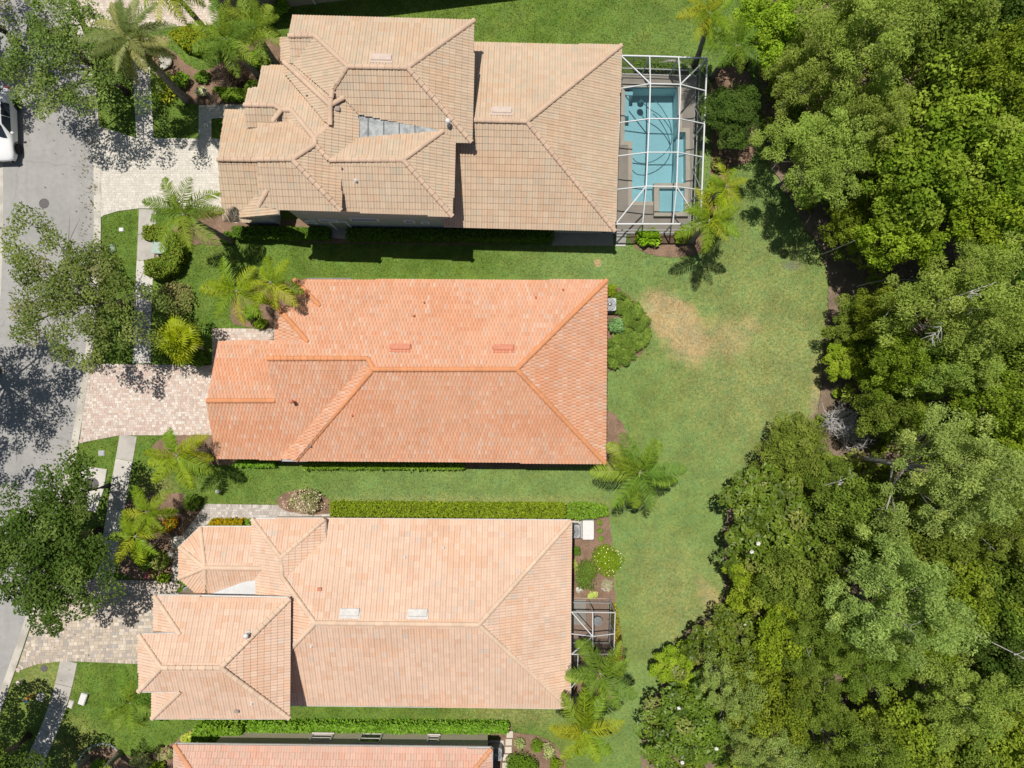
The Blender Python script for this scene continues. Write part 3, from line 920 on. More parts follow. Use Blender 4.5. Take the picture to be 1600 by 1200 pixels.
cA += seg(gN, (402, 249), (457, 249)) + seg(gN, (457, 249), (492, 226)) + seg(gS, (457, 250), (533, 329)) + [(R.hit(gE, 492, 226), R.hit(hN, 514, 249))] + seg(gS, (418, 297), (404, 322))
cA += seg(hN, (515, 250), (630, 250)) + seg(hE, (630, 250), (692, 205)) + seg(hS, (630, 250), (707, 338)) + seg(iN, (340, 249), (403, 250))
cA += seg(eN, (440, 172), (426, 190))
R.caps(cA)
# membrane cricket between the blocks
cr = MB(); cp = [W(559, 176, 5.97), W(559, 217, 5.97), W(694, 205, 5.93)]
cr.add(cp + [p - Vector((0, 0, .4)) for p in cp], [[0, 1, 2], [5, 4, 3], [0, 3, 4, 1], [1, 4, 5, 2], [2, 5, 3, 0]])
for t in (.12, .30, .48, .66):
    a = cp[0].lerp(cp[2], t) + Vector((0, 0, .012)); b = cp[1].lerp(cp[2], t) + Vector((0, 0, .012)); MB().bar(a, b, .07, .03).build('seam', M['seam'], R.part)
cr.build('cricket', M['membrane'], R.part)
for px, py, pl in ((596, 92, bN), (784, 174, aN)): ridge_vent(R, pl, px, py, 1.15, .40, M['vent_cream'])
pipe_vent(R, bS, 701, 194, M['plastic_white'], .075, .40, True)
pipe_vent(R, hS, 557, 283, M['plastic_white'], .06, .30)
pipe_vent(R, hS, 535, 264, M['lead'], .035, .2)
pipe_vent(R, dW, 480, 150, M['lead'], .035, .15)
mb = MB(); q = R.hit(eE, 528, 171); mb.box(q + Vector((0, 0, .1)), (.26, .26, .14)); mb.build('roof_vent', M['lead'], R.part, bevel=.02)
R.finish()
wA = walls(hA, [([(712, 67), (971, 71), (961, 361), (706, 355)], 2.9, 2.8), ([(460, 25), (741, 32), (737, 222), (470, 216)], 5.6, 5.5),
                ([(470, 200), (711, 222), (707, 338), (440, 331)], 5.6, 5.45), ([(444, 97), (530, 98), (530, 200), (450, 200)], 5.2, 5.1),
                ([(409, 103), (470, 103), (470, 250), (409, 240)], 4.8, 4.65), ([(416, 200), (533, 200), (533, 329), (418, 326)], 6.3, 6.1),
                ([(351, 172), (425, 172), (425, 347), (348, 346)], 2.9, 2.8), ([(385, 138), (440, 138), (440, 200), (385, 200)], 4.9, 4.7)], M['stucco_grey'])
sw = wA[2][1]; wa, wb = sw[3], sw[2]
Lw = (wb - wa).length
for px, py, w, h in ((447, 343, 1.0, .5), (569, 342, 1.6, .55), (640, 345, .5, .5), (480, 346, .5, .5), (665, 347, .35, .35)):
    q = vhit(px, py, wa, wb)
    window(hA, wa, wb, (q - wa).to_2d().length / Lw, max(1.4, min(q.z, 4.3)), w, h, (0, -1), sill=False)
q = vhit(528, 346, wa, wb); t = (q - wa).to_2d().length / Lw
d_ = (wb - wa).normalized(); cc = wa + d_ * (Lw * t) - hA.location
mb = MB(); mb.box((cc.x, cc.y - .03, 1.05), (.95, .06, 2.1), Matrix.Rotation(-.026, 3, 'Z')); dr = mb.build('door', M['metal_grey'], hA)
mb = MB(); mb.box((cc.x - .53, cc.y - .05, 1.08), (.10, .11, 2.2)); mb.box((cc.x + .53, cc.y - .05, 1.08), (.10, .11, 2.2)); mb.box((cc.x, cc.y - .05, 2.16), (.97, .10, .1)); mb.build('frame', M['white'], dr)
gw = wA[6][1]
mb = MB(); c0 = (gw[0] + gw[3]) / 2 - hA.location; mb.box((c0.x - .03, c0.y, 1.1), (.05, 4.8, 2.2)); gd = mb.build('garage_door', M['white'], hA)
ew = wA[0][1]; window(hA, ew[1], ew[2], .35, 1.2, 3.4, 2.0, (1, 0)); window(hA, ew[1], ew[2], .75, 1.2, 2.0, 2.0, (1, 0))
up = wA[1][1]; window(hA, up[1], up[2], .4, 4.4, .8, .6, (1, 0))

# ------------------------------------------------------------------ house with orange roof
ORANGE = [(.40, (.64, .34, .21)), (.28, (.65, .365, .235)), (.10, (.65, .44, .325)), (.08, (.58, .385, .29)), (.14, (.63, .29, .16))]
hB = empty('house', W(650, 580), 0, 'single-storey house with orange terracotta tiled roof in the middle of the row', 'house')
R = Roof(hB, -.4, ORANGE, .205, .30, 1, .5, (.61, .265, .125), .155, 2, 300, .045)
f = R.face
N_ = R.plane('N', (700, 437), 2.9); S_ = R.plane('S', (705, 721.5), 2.85); E_ = R.plane('E', (947, 580), 2.9); W1 = R.plane('W', (583, 577), R.z(N_, 583, 577))
f(N_, [(460, 437), (948, 438), (807, 577), (583, 577), (575, 560), (418, 560), (420, 532), (481, 533), (431, 477), (499, 477)])
f(E_, [(948, 438), (946, 724), (807, 577)])
f(S_, [(807, 577), (946, 724), (463, 719), (583, 577)])
f(W1, [(583, 577), (463, 719), (438, 717), (570, 570)])
W5 = R.plane('W', (460, 437), 2.9); f(W5, [(460, 437), (499, 477), (459, 477)])
W4 = R.plane('W', (431, 477), R.z(N_, 431, 477)); f(W4, [(431, 477), (481, 533), (430, 533)])
zr = R.z(N_, 500, 560)
S2 = R.plane('S', (500, 560), zr); f(S2, [(418, 560), (575, 560), (583, 577), (570, 574), (440, 718), (337, 716), (323, 627), (428, 627)])
N3 = R.plane('N', (375, 627), R.z(S2, 375, 627)); f(N3, [(341, 533), (426, 533), (430, 627), (323, 627)])
cB = seg(N_, (807, 577), (583, 577), (575, 560), (418, 560)) + seg(N_, (807, 577), (948, 438)) + seg(S_, (807, 577), (946, 724)) + seg(S_, (583, 577), (463, 719)) + seg(S2, (323, 626), (429, 626))
cB += seg(N_, (460, 437), (500, 478)) + seg(N_, (431, 477), (481, 534))
R.caps(cB)
M['vent_orange'] = simple('orange_painted_metal', (.54, .20, .115), .55, .3, .08, 5)
for px, py, pl in ((626, 543, N_), (787, 544, N_)): ridge_vent(R, pl, px, py, 1.15, .36, M['vent_orange'])
for px, py, pl in ((663, 473, N_), (647, 494, N_), (837, 465, N_), (880, 453, N_), (551, 649, S_)): pipe_vent(R, pl, px, py, M['vent_orange'], .045, .22)
pipe_vent(R, S2, 460, 627, M['vent_orange'], .06, .5, True)
pipe_vent(R, S_, 486, 697, M['lead'], .05, .3)
R.finish()
wB = walls(hB, [([(463, 437), (948, 438), (946, 724), (463, 719)], 2.9, 2.8), ([(430, 477), (520, 477), (520, 640), (428, 640)], 2.9, 3.2), ([(341, 533), (440, 533), (440, 716), (337, 716)], 2.4, 2.3)], M['stucco_cream'])
gutter(hB, [R.hit(N_, 478, 436.5), R.hit(N_, 548, 436.5)], M['gutter_g'])
gutter(hB, [R.hit(W4, 430, 533), R.hit(W4, 431, 478)], M['gutter_g'])
gutter(hB, [R.hit(S_, 480, 719.5), R.hit(S_, 440, 719)], M['gutter_g'])
w0 = wB[0][1]; window(hB, w0[1], w0[2], .3, 1.3, 1.8, 1.3, (1, 0)); window(hB, w0[1], w0[2], .62, 1.2, 2.6, 2.0, (1, 0)); window(hB, w0[2], w0[3], .3, 1.4, 1.2, 1.2, (0, -1)); window(hB, w0[2], w0[3], .6, 1.4, 1.2, 1.2, (0, -1)); window(hB, w0[0], w0[1], .5, 1.5, 1.2, 1.2, (0, 1))
g0 = wB[2][1]; c0 = (g0[0] + g0[3]) / 2 - hB.location; mb = MB(); mb.box((c0.x - .03, c0.y, 1.1), (.05, 4.8, 2.2)); mb.build('garage_door', M['white'], hB)

# ------------------------------------------------------------------ house with peach roof
PEACH = [(.42, (.665, .465, .345)), (.28, (.665, .48, .36)), (.14, (.67, .50, .385)), (.03, (.58, .48, .40)), (.13, (.65, .41, .275))]
hC = empty('house', W(600, 980), 0, 'single-storey house with pale peach tiled roof and small screened porch', 'house')
R = Roof(hC, -.5, PEACH, .335, .36, 2, 0.0, (.63, .465, .34), .15, 3, 300)
f = R.face
N_ = R.plane('N', (700, 813), 2.9); S_ = R.plane('S', (670, 1103.5), 2.72); E_ = R.plane('E', (891, 960), 2.9)
f(N_, [(509, 811), (892, 814), (748, 976), (492, 973), (443, 903), (509, 842)])
f(E_, [(892, 814), (890, 1106), (748, 976)])
f(S_, [(492, 974), (748, 976), (890, 1106), (440, 1101), (440, 1030)])
Wm = R.plane('W', (492, 973), R.z(N_, 492, 973))
f(Wm, [(394, 811), (439, 871), (441, 902), (492, 973), (440, 1030), (440, 940), (400, 940), (400, 904), (412, 888), (394, 868)])
z2 = R.z(Wm, 394, 811)
N2 = R.plane('N', (450, 811), z2); f(N2, [(394, 811), (507, 811), (439, 871)])
E2 = R.plane('E', (507, 826), z2); f(E2, [(507, 811), (509, 842), (443, 903), (440, 901), (439, 871)], .3)
z3 = 4.9
N3 = R.plane('N', (350, 933), z3); S3 = R.plane('S', (350, 1122), z3); E3 = R.plane('E', (452.5, 1030), z3)
f(N3, [(241, 931), (453, 935), (345, 1043), (252, 1043), (217, 992), (281, 991)])
f(E3, [(453, 935), (452, 1122), (345, 1043)])
f(S3, [(252, 1043), (345, 1043), (452, 1122), (238, 1122), (282, 1080), (217, 1080)])
Wa = R.plane('W', (217, 992), R.z(N3, 217, 992)); f(Wa, [(217, 992), (252, 1043), (217, 1080)])
Wb = R.plane('W', (241, 931), z3); f(Wb, [(241, 931), (281, 991), (241, 991)])
Wc = R.plane('W', (238, 1122), z3); f(Wc, [(238, 1122), (282, 1080), (238, 1080)])
ap_, ze = (320, 887, 3.62), 2.7
P3 = R.plane3
f(P3([(313, 824, ze), (394, 824, ze), ap_]), [(313, 824), (394, 824), (394, 868), (412, 887), (320, 887)])
f(P3([(281, 855, ze), (313, 824, ze), ap_]), [(281, 855), (313, 824), (320, 887)])
f(P3([(280, 903, ze), (280, 855, ze), ap_]), [(280, 903), (280, 855), (320, 887)])
f(P3([(280, 903, ze), (306, 926, ze), ap_]), [(280, 903), (306, 926), (322, 928), (320, 887)])
pS = P3([(306, 928, ze + .05), (360, 928, ze + .05), ap_]); f(pS, [(320, 887), (412, 888), (401, 904), (328, 927), (321, 928)])
cC = seg(N_, (492, 973), (748, 976), (892, 814)) + seg(S_, (748, 976), (890, 1106)) + seg(Wm, (492, 973), (441, 902), (439, 871), (394, 811)) + seg(N2, (439, 871), (507, 811)) + seg(S_, (492, 974), (454, 1014))
cC += seg(N3, (252, 1043), (345, 1043), (453, 935)) + seg(S3, (345, 1043), (452, 1122)) + seg(N3, (217, 992), (252, 1043)) + seg(S3, (217, 1080), (252, 1043)) + seg(N3, (241, 931), (281, 991)) + seg(S3, (238, 1122), (282, 1080))
A3 = W(*ap_)
cC += [(A3, W(412, 888, 3.64))] + [(W(a, b, ze), A3) for a, b in ((313, 824), (281, 855), (280, 903), (322, 927))]
R.caps(cC)
cp = [W(326, 929, 3.05), W(401, 934, 3.25), W(401, 902, 3.25)]
cr = MB(); cr.add(cp + [p - Vector((0, 0, .4)) for p in cp], [[0, 1, 2], [5, 4, 3], [0, 3, 4, 1], [1, 4, 5, 2], [2, 5, 3, 0]]); cr.build('cricket', M['membrane_pale'], R.part)
for px, py, pl in ((547, 957, N_), (653, 958, N_)): ridge_vent(R, pl, px, py, 1.1, .42, M['vent_white'])
pipe_vent(R, N3, 389, 989, M['plastic_white'], .075, .4, True)
for px, py, pl in ((394, 1098, S3), (487, 1009, S_), (633, 870, N_), (693, 855, N_), (455, 967, Wm)): pipe_vent(R, pl, px, py, M['plastic_white'], .05, .22)
for px, py, pl in ((500, 920, N_), (371, 1110, S3)):
    mb = MB(); q = R.hit(pl, px, py); mb.box(q + Vector((0, 0, .1)), (.25, .2, .12)); mb.build('roof_vent', M['vent_orange'] if px > 400 else M['lead'], R.part, bevel=.02)
R.finish()
wC = walls(hC, [([(460, 813), (892, 814), (890, 1106), (440, 1101)], 2.8, 2.65), ([(394, 811), (507, 811), (507, 950), (394, 950)], 3.3, 3.1), ([(241, 931), (453, 935), (452, 1122), (238, 1122)], 4.9, 4.75),
                ([(217, 992), (300, 992), (300, 1080), (217, 1080)], 5.6, 5.3), ([(313, 824), (400, 824), (400, 926), (306, 926), (280, 903), (281, 855)], 2.7, 2.55)], M['stucco_tan'])
for a, b, pl in (((394, 810.5), (506, 810.5), N2), ((510, 811), (892, 813.5), N_), ((892.5, 814), (891, 920), E_), ((891, 920), (890.5, 1106), E_), ((890, 1106.5), (455, 1101.5), S_), ((452, 1122.5), (238, 1122.5), S3),
                 ((241, 930.5), (453, 934.5), N3), ((217, 991.5), (281, 990.5), N3), ((282, 1080.5), (217, 1080.5), S3), ((507.5, 811), (508, 841), E2)):
    gutter(hC, [R.hit(pl, *a), R.hit(pl, *b)], M['gutter_w'], .11)
gutter(hC, [W(313, 823.5, ze), W(394, 823.5, ze)], M['gutter_w'], .11); gutter(hC, [W(280.5, 855, ze), W(313, 823.5, ze)], M['gutter_w'], .11)
w0 = wC[0][1]; window(hC, w0[1], w0[2], .25, 1.3, 1.8, 1.3, (1, 0)); window(hC, w0[0], w0[1], .5, 1.5, 1.2, 1.2, (0, 1)); window(hC, w0[2], w0[3], .4, 1.5, 1.2, 1.2, (0, -1))
g0 = wC[3][1]; c0 = (g0[0] + g0[3]) / 2 - hC.location; mb = MB(); mb.box((c0.x - .03, c0.y, 1.1), (.05, 2.2, 2.2)); mb.build('garage_door', M['white'], hC)

# ------------------------------------------------------------------ house with salmon roof, cut by the lower edge of the picture
SALMON = [(.35, (.60, .37, .285)), (.30, (.60, .40, .31)), (.20, (.55, .39, .305)), (.15, (.60, .33, .235))]
hD = empty('house', W(520, 1300), 0, 'house with salmon tiled roof cut off by the lower edge', 'house')
R = Roof(hD, -.6, SALMON, .335, .36, 2, .5, (.60, .29, .155), .15, 4, 200)
f = R.face
N_ = R.plane('N', (520, 1167), 2.9); S_ = R.plane('S', (520, 1452), 2.9); E_ = R.plane('E', (768, 1170), 2.9); W_ = R.plane('W', (273, 1164), 2.9)
f(N_, [(273, 1164), (768, 1170), (612, 1356), (398, 1352)]); f(E_, [(768, 1170), (764, 1458), (612, 1356)]); f(W_, [(273, 1164), (270, 1450), (398, 1352)]); f(S_, [(398, 1352), (612, 1356), (764, 1458), (270, 1450)])
R.caps(seg(N_, (273, 1164), (398, 1352), (612, 1356), (768, 1170)))
R.finish()
wD = walls(hD, [([(320, 1164), (768, 1170), (764, 1458), (270, 1450), (272, 1200), (320, 1200)], 2.9, 2.8)], M['stucco_tan'], .3)
mb = MB(); p0 = W(318, 1152); p1 = W(382, 1150); p2 = W(360, 1185); p3 = W(290, 1185); L = hD.location
for a, b in ((p0, p1), (p0, p3)): mb.bar(a - L + Vector((0, 0, .45)), b - L + Vector((0, 0, .45)), .14, .9)
mb.build('courtyard_wall', M['stucco_tan'], hD)
for a, b, pl in (((273, 1163.5), (768, 1169.5), N_), ((768.5, 1170), (764.5, 1400), E_), ((272.5, 1400), (272.5, 1164), W_)): gutter(hD, [R.hit(pl, *a), R.hit(pl, *b)], M['gutter_w'], .12)
w0 = wD[0][1]
for px, py, w, h in ((576, 1161, 1.2, 1.0), (497, 1163, 1.2, .6), (675, 1165, .6, .6)):
    q = vhit(px, py, w0[0], w0[1]); window(hD, w0[0], w0[1], (q - w0[0]).to_2d().length / (w0[1] - w0[0]).to_2d().length, 1.35, w, h, (0, 1), 'soffit')

# ------------------------------------------------------------------ house beyond the upper edge
hE = empty('house', W(520, -60), 0, 'house with shaded brown-grey wall at the upper edge', 'house')
R = Roof(hE, 7, BEIGE, .335, .375, 2, 0.0, (.575, .415, .30), .15, 6, 0)
rz = math.radians(7)
def le(u, v, z): # local frame of that house
    o = W(345, 24); return Vector((o.x + u * math.cos(rz) - v * math.sin(rz), o.y + u * math.sin(rz) + v * math.cos(rz), z))
def lp(u, v, z):
    q = le(u, v, z); k = 1 - z / H
    return (q.x / k * PPM + 800, 600 - q.y / k * PPM)
e0 = -.45; e1 = 22.5; v0 = -.45; v1 = 11; ez = 3.1; hz = ez + PITCH * (v1 - v0) / 2; hv = (v0 + v1) / 2; hd = (v1 - v0) / 2
for d, pts in (('S', [(e0, v0, ez), (e1, v0, ez), (e1 - hd, hv, hz), (e0 + hd, hv, hz)]), ('E', [(e1, v0, ez), (e1, v1, ez), (e1 - hd, hv, hz)]),
               ('W', [(e0, v0, ez), (e0 + hd, hv, hz), (e0, v1, ez)]), ('N', [(e0, v1, ez), (e0 + hd, hv, hz), (e1 - hd, hv, hz), (e1, v1, ez)])):
    R.face(R.plane(d, lp(*pts[0]), pts[0][2]), [lp(*p) for p in pts])
R.caps([(le(e0 + hd, hv, hz), le(e1 - hd, hv, hz)), (le(e0, v0, ez), le(e0 + hd, hv, hz)), (le(e1, v0, ez), le(e1 - hd, hv, hz))])
R.finish()
mb = MB(); mb.prism([tuple((le(u, v, 0) - hE.location).to_2d()) for u, v in ((0, 0), (22, 0), (22, 10.5), (0, 10.5))], -.05, 3.0); mb.build('wall', M['stucco_brown'], hE)
window(hE, le(0, 0, 0), le(22, 0, 0), .42, 1.3, 1.3, 1.1, (0, -1)); window(hE, le(0, 0, 0), le(22, 0, 0), .7, 1.3, 1.3, 1.1, (0, -1))
mb = MB(); mb.bar(le(6.2, -.07, .05) - hE.location, le(6.2, -.07, 2.9) - hE.location, .09, .07); mb.build('downpipe', M['gutter_w'], hE)

# ------------------------------------------------------------------ pool, deck and screen cage
pool = empty('pool', W(1022, 230), 0, 'turquoise swimming pool with raised spa beside beige-roofed house', 'pool')
PL = pool.location
def pl2(px): return [((W(*p) - PL).x, (W(*p) - PL).y) for p in px]
DZ = .10
P_OUT = [(976, 137), (1059, 137), (1059, 207), (1071, 207), (1071, 288), (1024, 288), (1024, 316), (987, 316), (987, 222), (975, 222)]
dk = plate_with_hole('pool_deck', [tuple(W(*p).to_2d()) for p in [(946, 118), (1086, 121), (1076, 368), (946, 366)]], [tuple(W(*p).to_2d()) for p in P_OUT], DZ, M['deck'])
tag(dk, kind='structure')
sk = MB()
pp = [W(*p) for p in [(946, 118), (1086, 121), (1076, 368), (946, 366)]]
for i in range(4):
    a, b = pp[i], pp[(i + 1) % 4]; sk.add([(a.x, a.y, -.05), (b.x, b.y, -.05), (b.x, b.y, DZ), (a.x, a.y, DZ)], [[0, 1, 2, 3]])
sk.build('deck_edge', M['deck'], dk)
g = G('pool_plaster'); nz = g.noise(6, 4); M['plaster'] = g.done(g.bsdf(g.mix(g.ramp(nz, .3, .7), (.62, .80, .80), (.68, .84, .84)), .7, .2))
bas = MB(); o2 = pl2(P_OUT); n = len(o2); dep = -1.35
bas.add([(x, y, DZ - .001) for x, y in o2] + [(x, y, dep) for x, y in o2], [[i, n + i, n + (i + 1) % n, (i + 1) % n] for i in range(n)] + [[n + i for i in range(n)]])
bas.build('basin', M['plaster'], pool)
st = MB(); st.prism(pl2([(976.5, 140), (984, 140), (984, 178), (976.5, 178)]), dep + .01, -.35); st.prism(pl2([(976.5, 140), (990, 140), (990, 146), (976.5, 146)]), dep + .01, -.28)
st.prism(pl2([(1059.5, 214), (1070.5, 214), (1070.5, 287), (1059.5, 287)]), dep + .01, -.45)
st.prism(pl2([(987.5, 300), (1023.5, 300), (1023.5, 315.5), (987.5, 315.5)]), dep + .01, -.40); st.prism(pl2([(987.5, 288), (1023.5, 288), (1023.5, 300.2), (987.5, 300.2)]), dep + .01, -.7)
st.build('steps', M['plaster'], pool)
g = G('pool_water')
tr = g.n('BsdfTransparent'); tr.inputs[0].default_value = (.69, .88, .94, 1)
gl = g.n('BsdfGlossy'); gl.inputs['Roughness'].default_value = .05
bp = g.n('Bump'); bp.inputs['Strength'].default_value = .25; bp.inputs['Distance'].default_value = .05
g.set(bp.inputs['Height'], g.noise(3.0, 3)); g.t.links.new(bp.outputs[0], gl.inputs['Normal'])
fr = g.n('Fresnel'); fr.inputs[0].default_value = 1.33; g.t.links.new(bp.outputs[0], fr.inputs['Normal'])
mx = g.n('MixShader'); g.set(mx.inputs[0], fr.outputs[0]); g.t.links.new(tr.outputs[0], mx.inputs[1]); g.t.links.new(gl.outputs[0], mx.inputs[2])
M['water'] = g.done(mx)
wt = pm('water', [(x, y, DZ - .14) for x, y in o2], [list(range(n))], M['water'], pool)
if wt.data.polygons[0].normal.z < 0: wt.data.flip_normals()
def coping(px, wd, z, name, inner=True):
    pts = [Vector(q) for q in pl2(px)]; n = len(pts)
    ar = sum(pts[i].x * pts[(i + 1) % n].y - pts[(i + 1) % n].x * pts[i].y for i in range(n))
    if ar < 0: pts = pts[::-1]
    out = []
    for i in range(n):
        e1 = (pts[i] - pts[i - 1]).normalized(); e2 = (pts[(i + 1) % n] - pts[i]).normalized()
        out.append(pts[i] + Vector((e1.y, -e1.x)) * wd + Vector((e2.y, -e2.x)) * wd)
    ins = [(p - (q - p) * .08) for p, q in zip(pts, out)]
    v = [(p.x, p.y, z) for p in ins] + [(p.x, p.y, z) for p in out] + [(p.x, p.y, DZ - .05) for p in ins] + [(p.x, p.y, DZ - .03) for p in out]
    f = []
    for i in range(n):
        k = (i + 1) % n
        f += [[i, n + i, n + k, k], [2 * n + i, i, k, 2 * n + k], [n + i, 3 * n + i, 3 * n + k, n + k]]
    return pm(name, v, f, M['coping'], pool)
coping(P_OUT, .25, DZ + .035, 'coping')
M['wtile'] = simple('waterline_tile', (.12, .26, .33), .3, .4, .3, 14)
wl = MB()
for i in range(n):
    a, b = Vector(o2[i]), Vector(o2[(i + 1) % n]); m_ = sum((Vector(q) for q in o2), Vector((0, 0))) / n
    wl.bar((a.x, a.y, DZ - .13), (b.x, b.y, DZ - .13), .03, .16)
wl.build('waterline_tiles', M['wtile'], pool)
SP = [(1028, 297), (1067, 297), (1067, 333), (1028, 333)]
sp2 = pl2(SP); spa = MB(); spo = pl2([(1020, 289), (1073, 289), (1073, 340), (1020, 340)])
zs = DZ + .32
spa.add([(x, y, zs) for x, y in sp2] + [(x, y, zs) for x, y in spo] + [(x, y, DZ - .2) for x, y in spo] + [(x, y, DZ - .45) for x, y in sp2],
        [[i, (i + 1) % 4, 4 + (i + 1) % 4, 4 + i] for i in range(4)] + [[4 + i, 4 + (i + 1) % 4, 8 + (i + 1) % 4, 8 + i] for i in range(4)])
spo_ = spa.build('spa_rim', M['coping'], pool)
sb = MB(); sb.add([(x, y, zs - .01) for x, y in sp2] + [(x, y, DZ + .02) for x, y in sp2], [[i, (i + 1) % 4, 4 + (i + 1) % 4, 4 + i] for i in range(4)] + [[4, 5, 6, 7]]); sb.build('spa_basin', M['plaster'], pool)
w2 = pm('spa_water', [(x, y, zs - .1) for x, y in sp2], [[0, 1, 2, 3]], M['water'], pool)
if w2.data.polygons[0].normal.z < 0: w2.data.flip_normals()
# pool cleaner: body and floating hose
cl = empty('pool_cleaner', W(1003, 157), 0, 'dark pool cleaner with looping hose floating in the pool', 'pool cleaner')
M['hose'] = simple('blue_grey_hose', (.09, .22, .26), .6, .3, .1, 9)
mb = MB(); mb.lathe([(.05, -.6), (.22, -.55), (.20, -.3), (.10, -.2), (.05, -.16)], (0, 0, 0), 12); mb.build('body', M['hose'], cl, True)
hp = [(1003, 157), (1012, 168), (1028, 178), (1040, 190), (1048, 203), (1050, 216), (1047, 228), (1038, 240), (1024, 250), (1008, 255), (995, 253), (989, 247)]
mb = MB(); mb.tube([W(*p) - cl.location + Vector((0, 0, -.02)) for p in [tuple(q) for q in spline(hp, 4)]], .03, 6); mb.build('hose', M['hose'], cl, True)
hp = [(1022, 156), (1032, 166), (1042, 182), (1047, 193), (1050, 206)]
mb = MB(); mb.tube([W(*p) - cl.location + Vector((0, 0, -.02)) for p in [tuple(q) for q in spline(hp, 4)]], .028, 6); mb.build('hose', M['hose'], cl, True)

g = G('insect_screen')
tr = g.n('BsdfTransparent'); tr.inputs[0].default_value = (1, 1, 1, 1)
df = g.n('BsdfDiffuse'); df.inputs[0].default_value = (.03, .032, .035, 1)
mx = g.n('MixShader'); mx.inputs[0].default_value = .27; g.t.links.new(tr.outputs[0], mx.inputs[1]); g.t.links.new(df.outputs[0], mx.inputs[2])
M['screen'] = g.done(mx)
M['porch_frame'] = simple('pale_grey_aluminium', (.50, .50, .51), .4, .4, .05, 3)
cage = empty('screen_enclosure', W(1022, 230), 0, 'large white-framed screen enclosure over the swimming pool', 'enclosure')
CL = cage.location
zt, zi = 2.6, 3.35
cols_n = [(970, 87), (1015, 88), (1060, 89.5), (1105, 91)]
cols_s = [(962, 350), (1004, 350), (1051, 350), (1094, 350)]
rows_w = [(968, 138.5), (967, 192), (965, 244), (963.5, 296)]
rows_e = [(1102.5, 142), (1100.5, 193.5), (1098.5, 245.5), (1096.5, 297)]
inn = [[(1016, 131), (1063, 132)], [(1014.5, 185.5), (1061.5, 185.5)], [(1012, 238), (1059, 238)], [(1009.5, 291), (1057, 291.5)]]
Gd = [[W(*p, zt) for p in cols_n]]
for r in range(4): Gd.append([W(*rows_w[r], zt), W(*inn[r][0], zi), W(*inn[r][1], zi), W(*rows_e[r], zt)])
Gd.append([W(*p, zt) for p in cols_s])
def beam(a, b, w=.085, name='beam', root=cage): MB().bar(a - root.location, b - root.location, w if root is cage else w * .72, w * 1.3).build(name, M['cage'] if root is cage else M['porch_frame'], root)
for r in range(6):
    for c in range(3): 
        if r in (0, 5) or True: beam(Gd[r][c], Gd[r][c + 1], .08 if r in (0, 5) else .058)
for c in range(4):
    for r in range(5): beam(Gd[r][c], Gd[r + 1][c], .08 if c in (0, 3) else .068)
for a, b in ((Gd[0][0], Gd[1][1]), (Gd[0][3], Gd[1][2]), (Gd[5][0], Gd[4][1]), (Gd[5][3], Gd[4][2])): beam(a, b, .07)
gnd = lambda p: Vector((p.x, p.y, DZ))
wall_runs = [[Gd[0][c] for c in range(4)], [Gd[r][3] for r in range(6)], [Gd[5][c] for c in range(4)]]
for k, run in enumerate(wall_runs):
    for i, p in enumerate(run):
        if k and i == 0: continue
        if k == 2 and i == 3: continue
        beam(gnd(p), p, .07, 'post')
    for i in range(len(run) - 1):
        a, b = run[i], run[i + 1]
        ra, rb = Vector((a.x, a.y, .95)), Vector((b.x, b.y, .95))
        beam(ra, rb, .05, 'rail'); beam(gnd(a) + Vector((0, 0, .04)), gnd(b) + Vector((0, 0, .04)), .06, 'sill')
def screen(pts, root): pm('screen', [p - root.location for p in pts], [list(range(len(pts)))], M['screen'], root)
for r in range(5):
    for c in range(3):
        q = [Gd[r][c], Gd[r][c + 1], Gd[r + 1][c + 1], Gd[r + 1][c]]
        if (r in (0, 4)) and c in (0, 2):
            k = {(0, 0): 0, (0, 2): 1, (4, 2): 2, (4, 0): 3}[(r, c)]
            screen([q[k], q[(k + 1) % 4], q[(k + 2) % 4]], cage); screen([q[k], q[(k + 2) % 4], q[(k + 3) % 4]], cage)
        else: screen(q, cage)
for k, run in enumerate(wall_runs):
    for i in range(len(run) - 1): screen([gnd(run[i]), gnd(run[i + 1]), run[i + 1], run[i]], cage)
for (r0, r1) in ((1, 2), (3, 4)):
    a = gnd(Gd[r0][3]); b = Gd[r1][3]; beam(a, b, .045, 'brace')

# small screened porch on the peach-roofed house
por = empty('screened_porch', W(915, 985), 0, 'small white-framed screened porch behind the peach-roofed house', 'enclosure')
zp, zq = 2.7, 3.1
pn = [W(893, 956, zp), W(961, 957, zp)]; ps = [W(893, 1022, zp), W(959, 1022, zp)]; apx = W(926, 994, zq)
for a, b in ((pn[0], pn[1]), (pn[1], ps[1]), (ps[0], ps[1]), (pn[0], apx), (ps[0], apx), (apx, W(960, 990, zp)), (apx, W(926, 1022, zp)), (W(926, 956.5, zp), apx), (W(893, 990, zp), apx)): beam(a, b, .075, 'beam', por)
g0 = lambda p: Vector((p.x, p.y, .04))
for p in (pn[1], ps[1], W(926, 956.5, zp), W(960, 990, zp), W(926, 1022, zp), pn[0], ps[0]): beam(g0(p), p, .06, 'post', por)
for a, b in ((pn[0], pn[1]), (pn[1], ps[1]), (ps[0], ps[1])):
    beam(Vector((a.x, a.y, .9)), Vector((b.x, b.y, .9)), .045, 'rail', por); beam(g0(a), g0(b), .06, 'sill', por)
    screen([g0(a), g0(b), b, a], por)
screen([pn[0], pn[1], apx], por); screen([pn[1], ps[1], apx], por); screen([ps[1], ps[0], apx], por); screen([ps[0], pn[0], apx], por)
sheet('porch_floor', [(880, 932), (950, 934), (948, 1000), (880, 1000)], .115, simple('porch_brick', (.36, .25, .19), .9, .2, .15, 8), th=.1)
sheet('porch_slab', [(880, 936), (915, 936), (915, 975), (880, 975)], .125, M['walk'], th=.02)
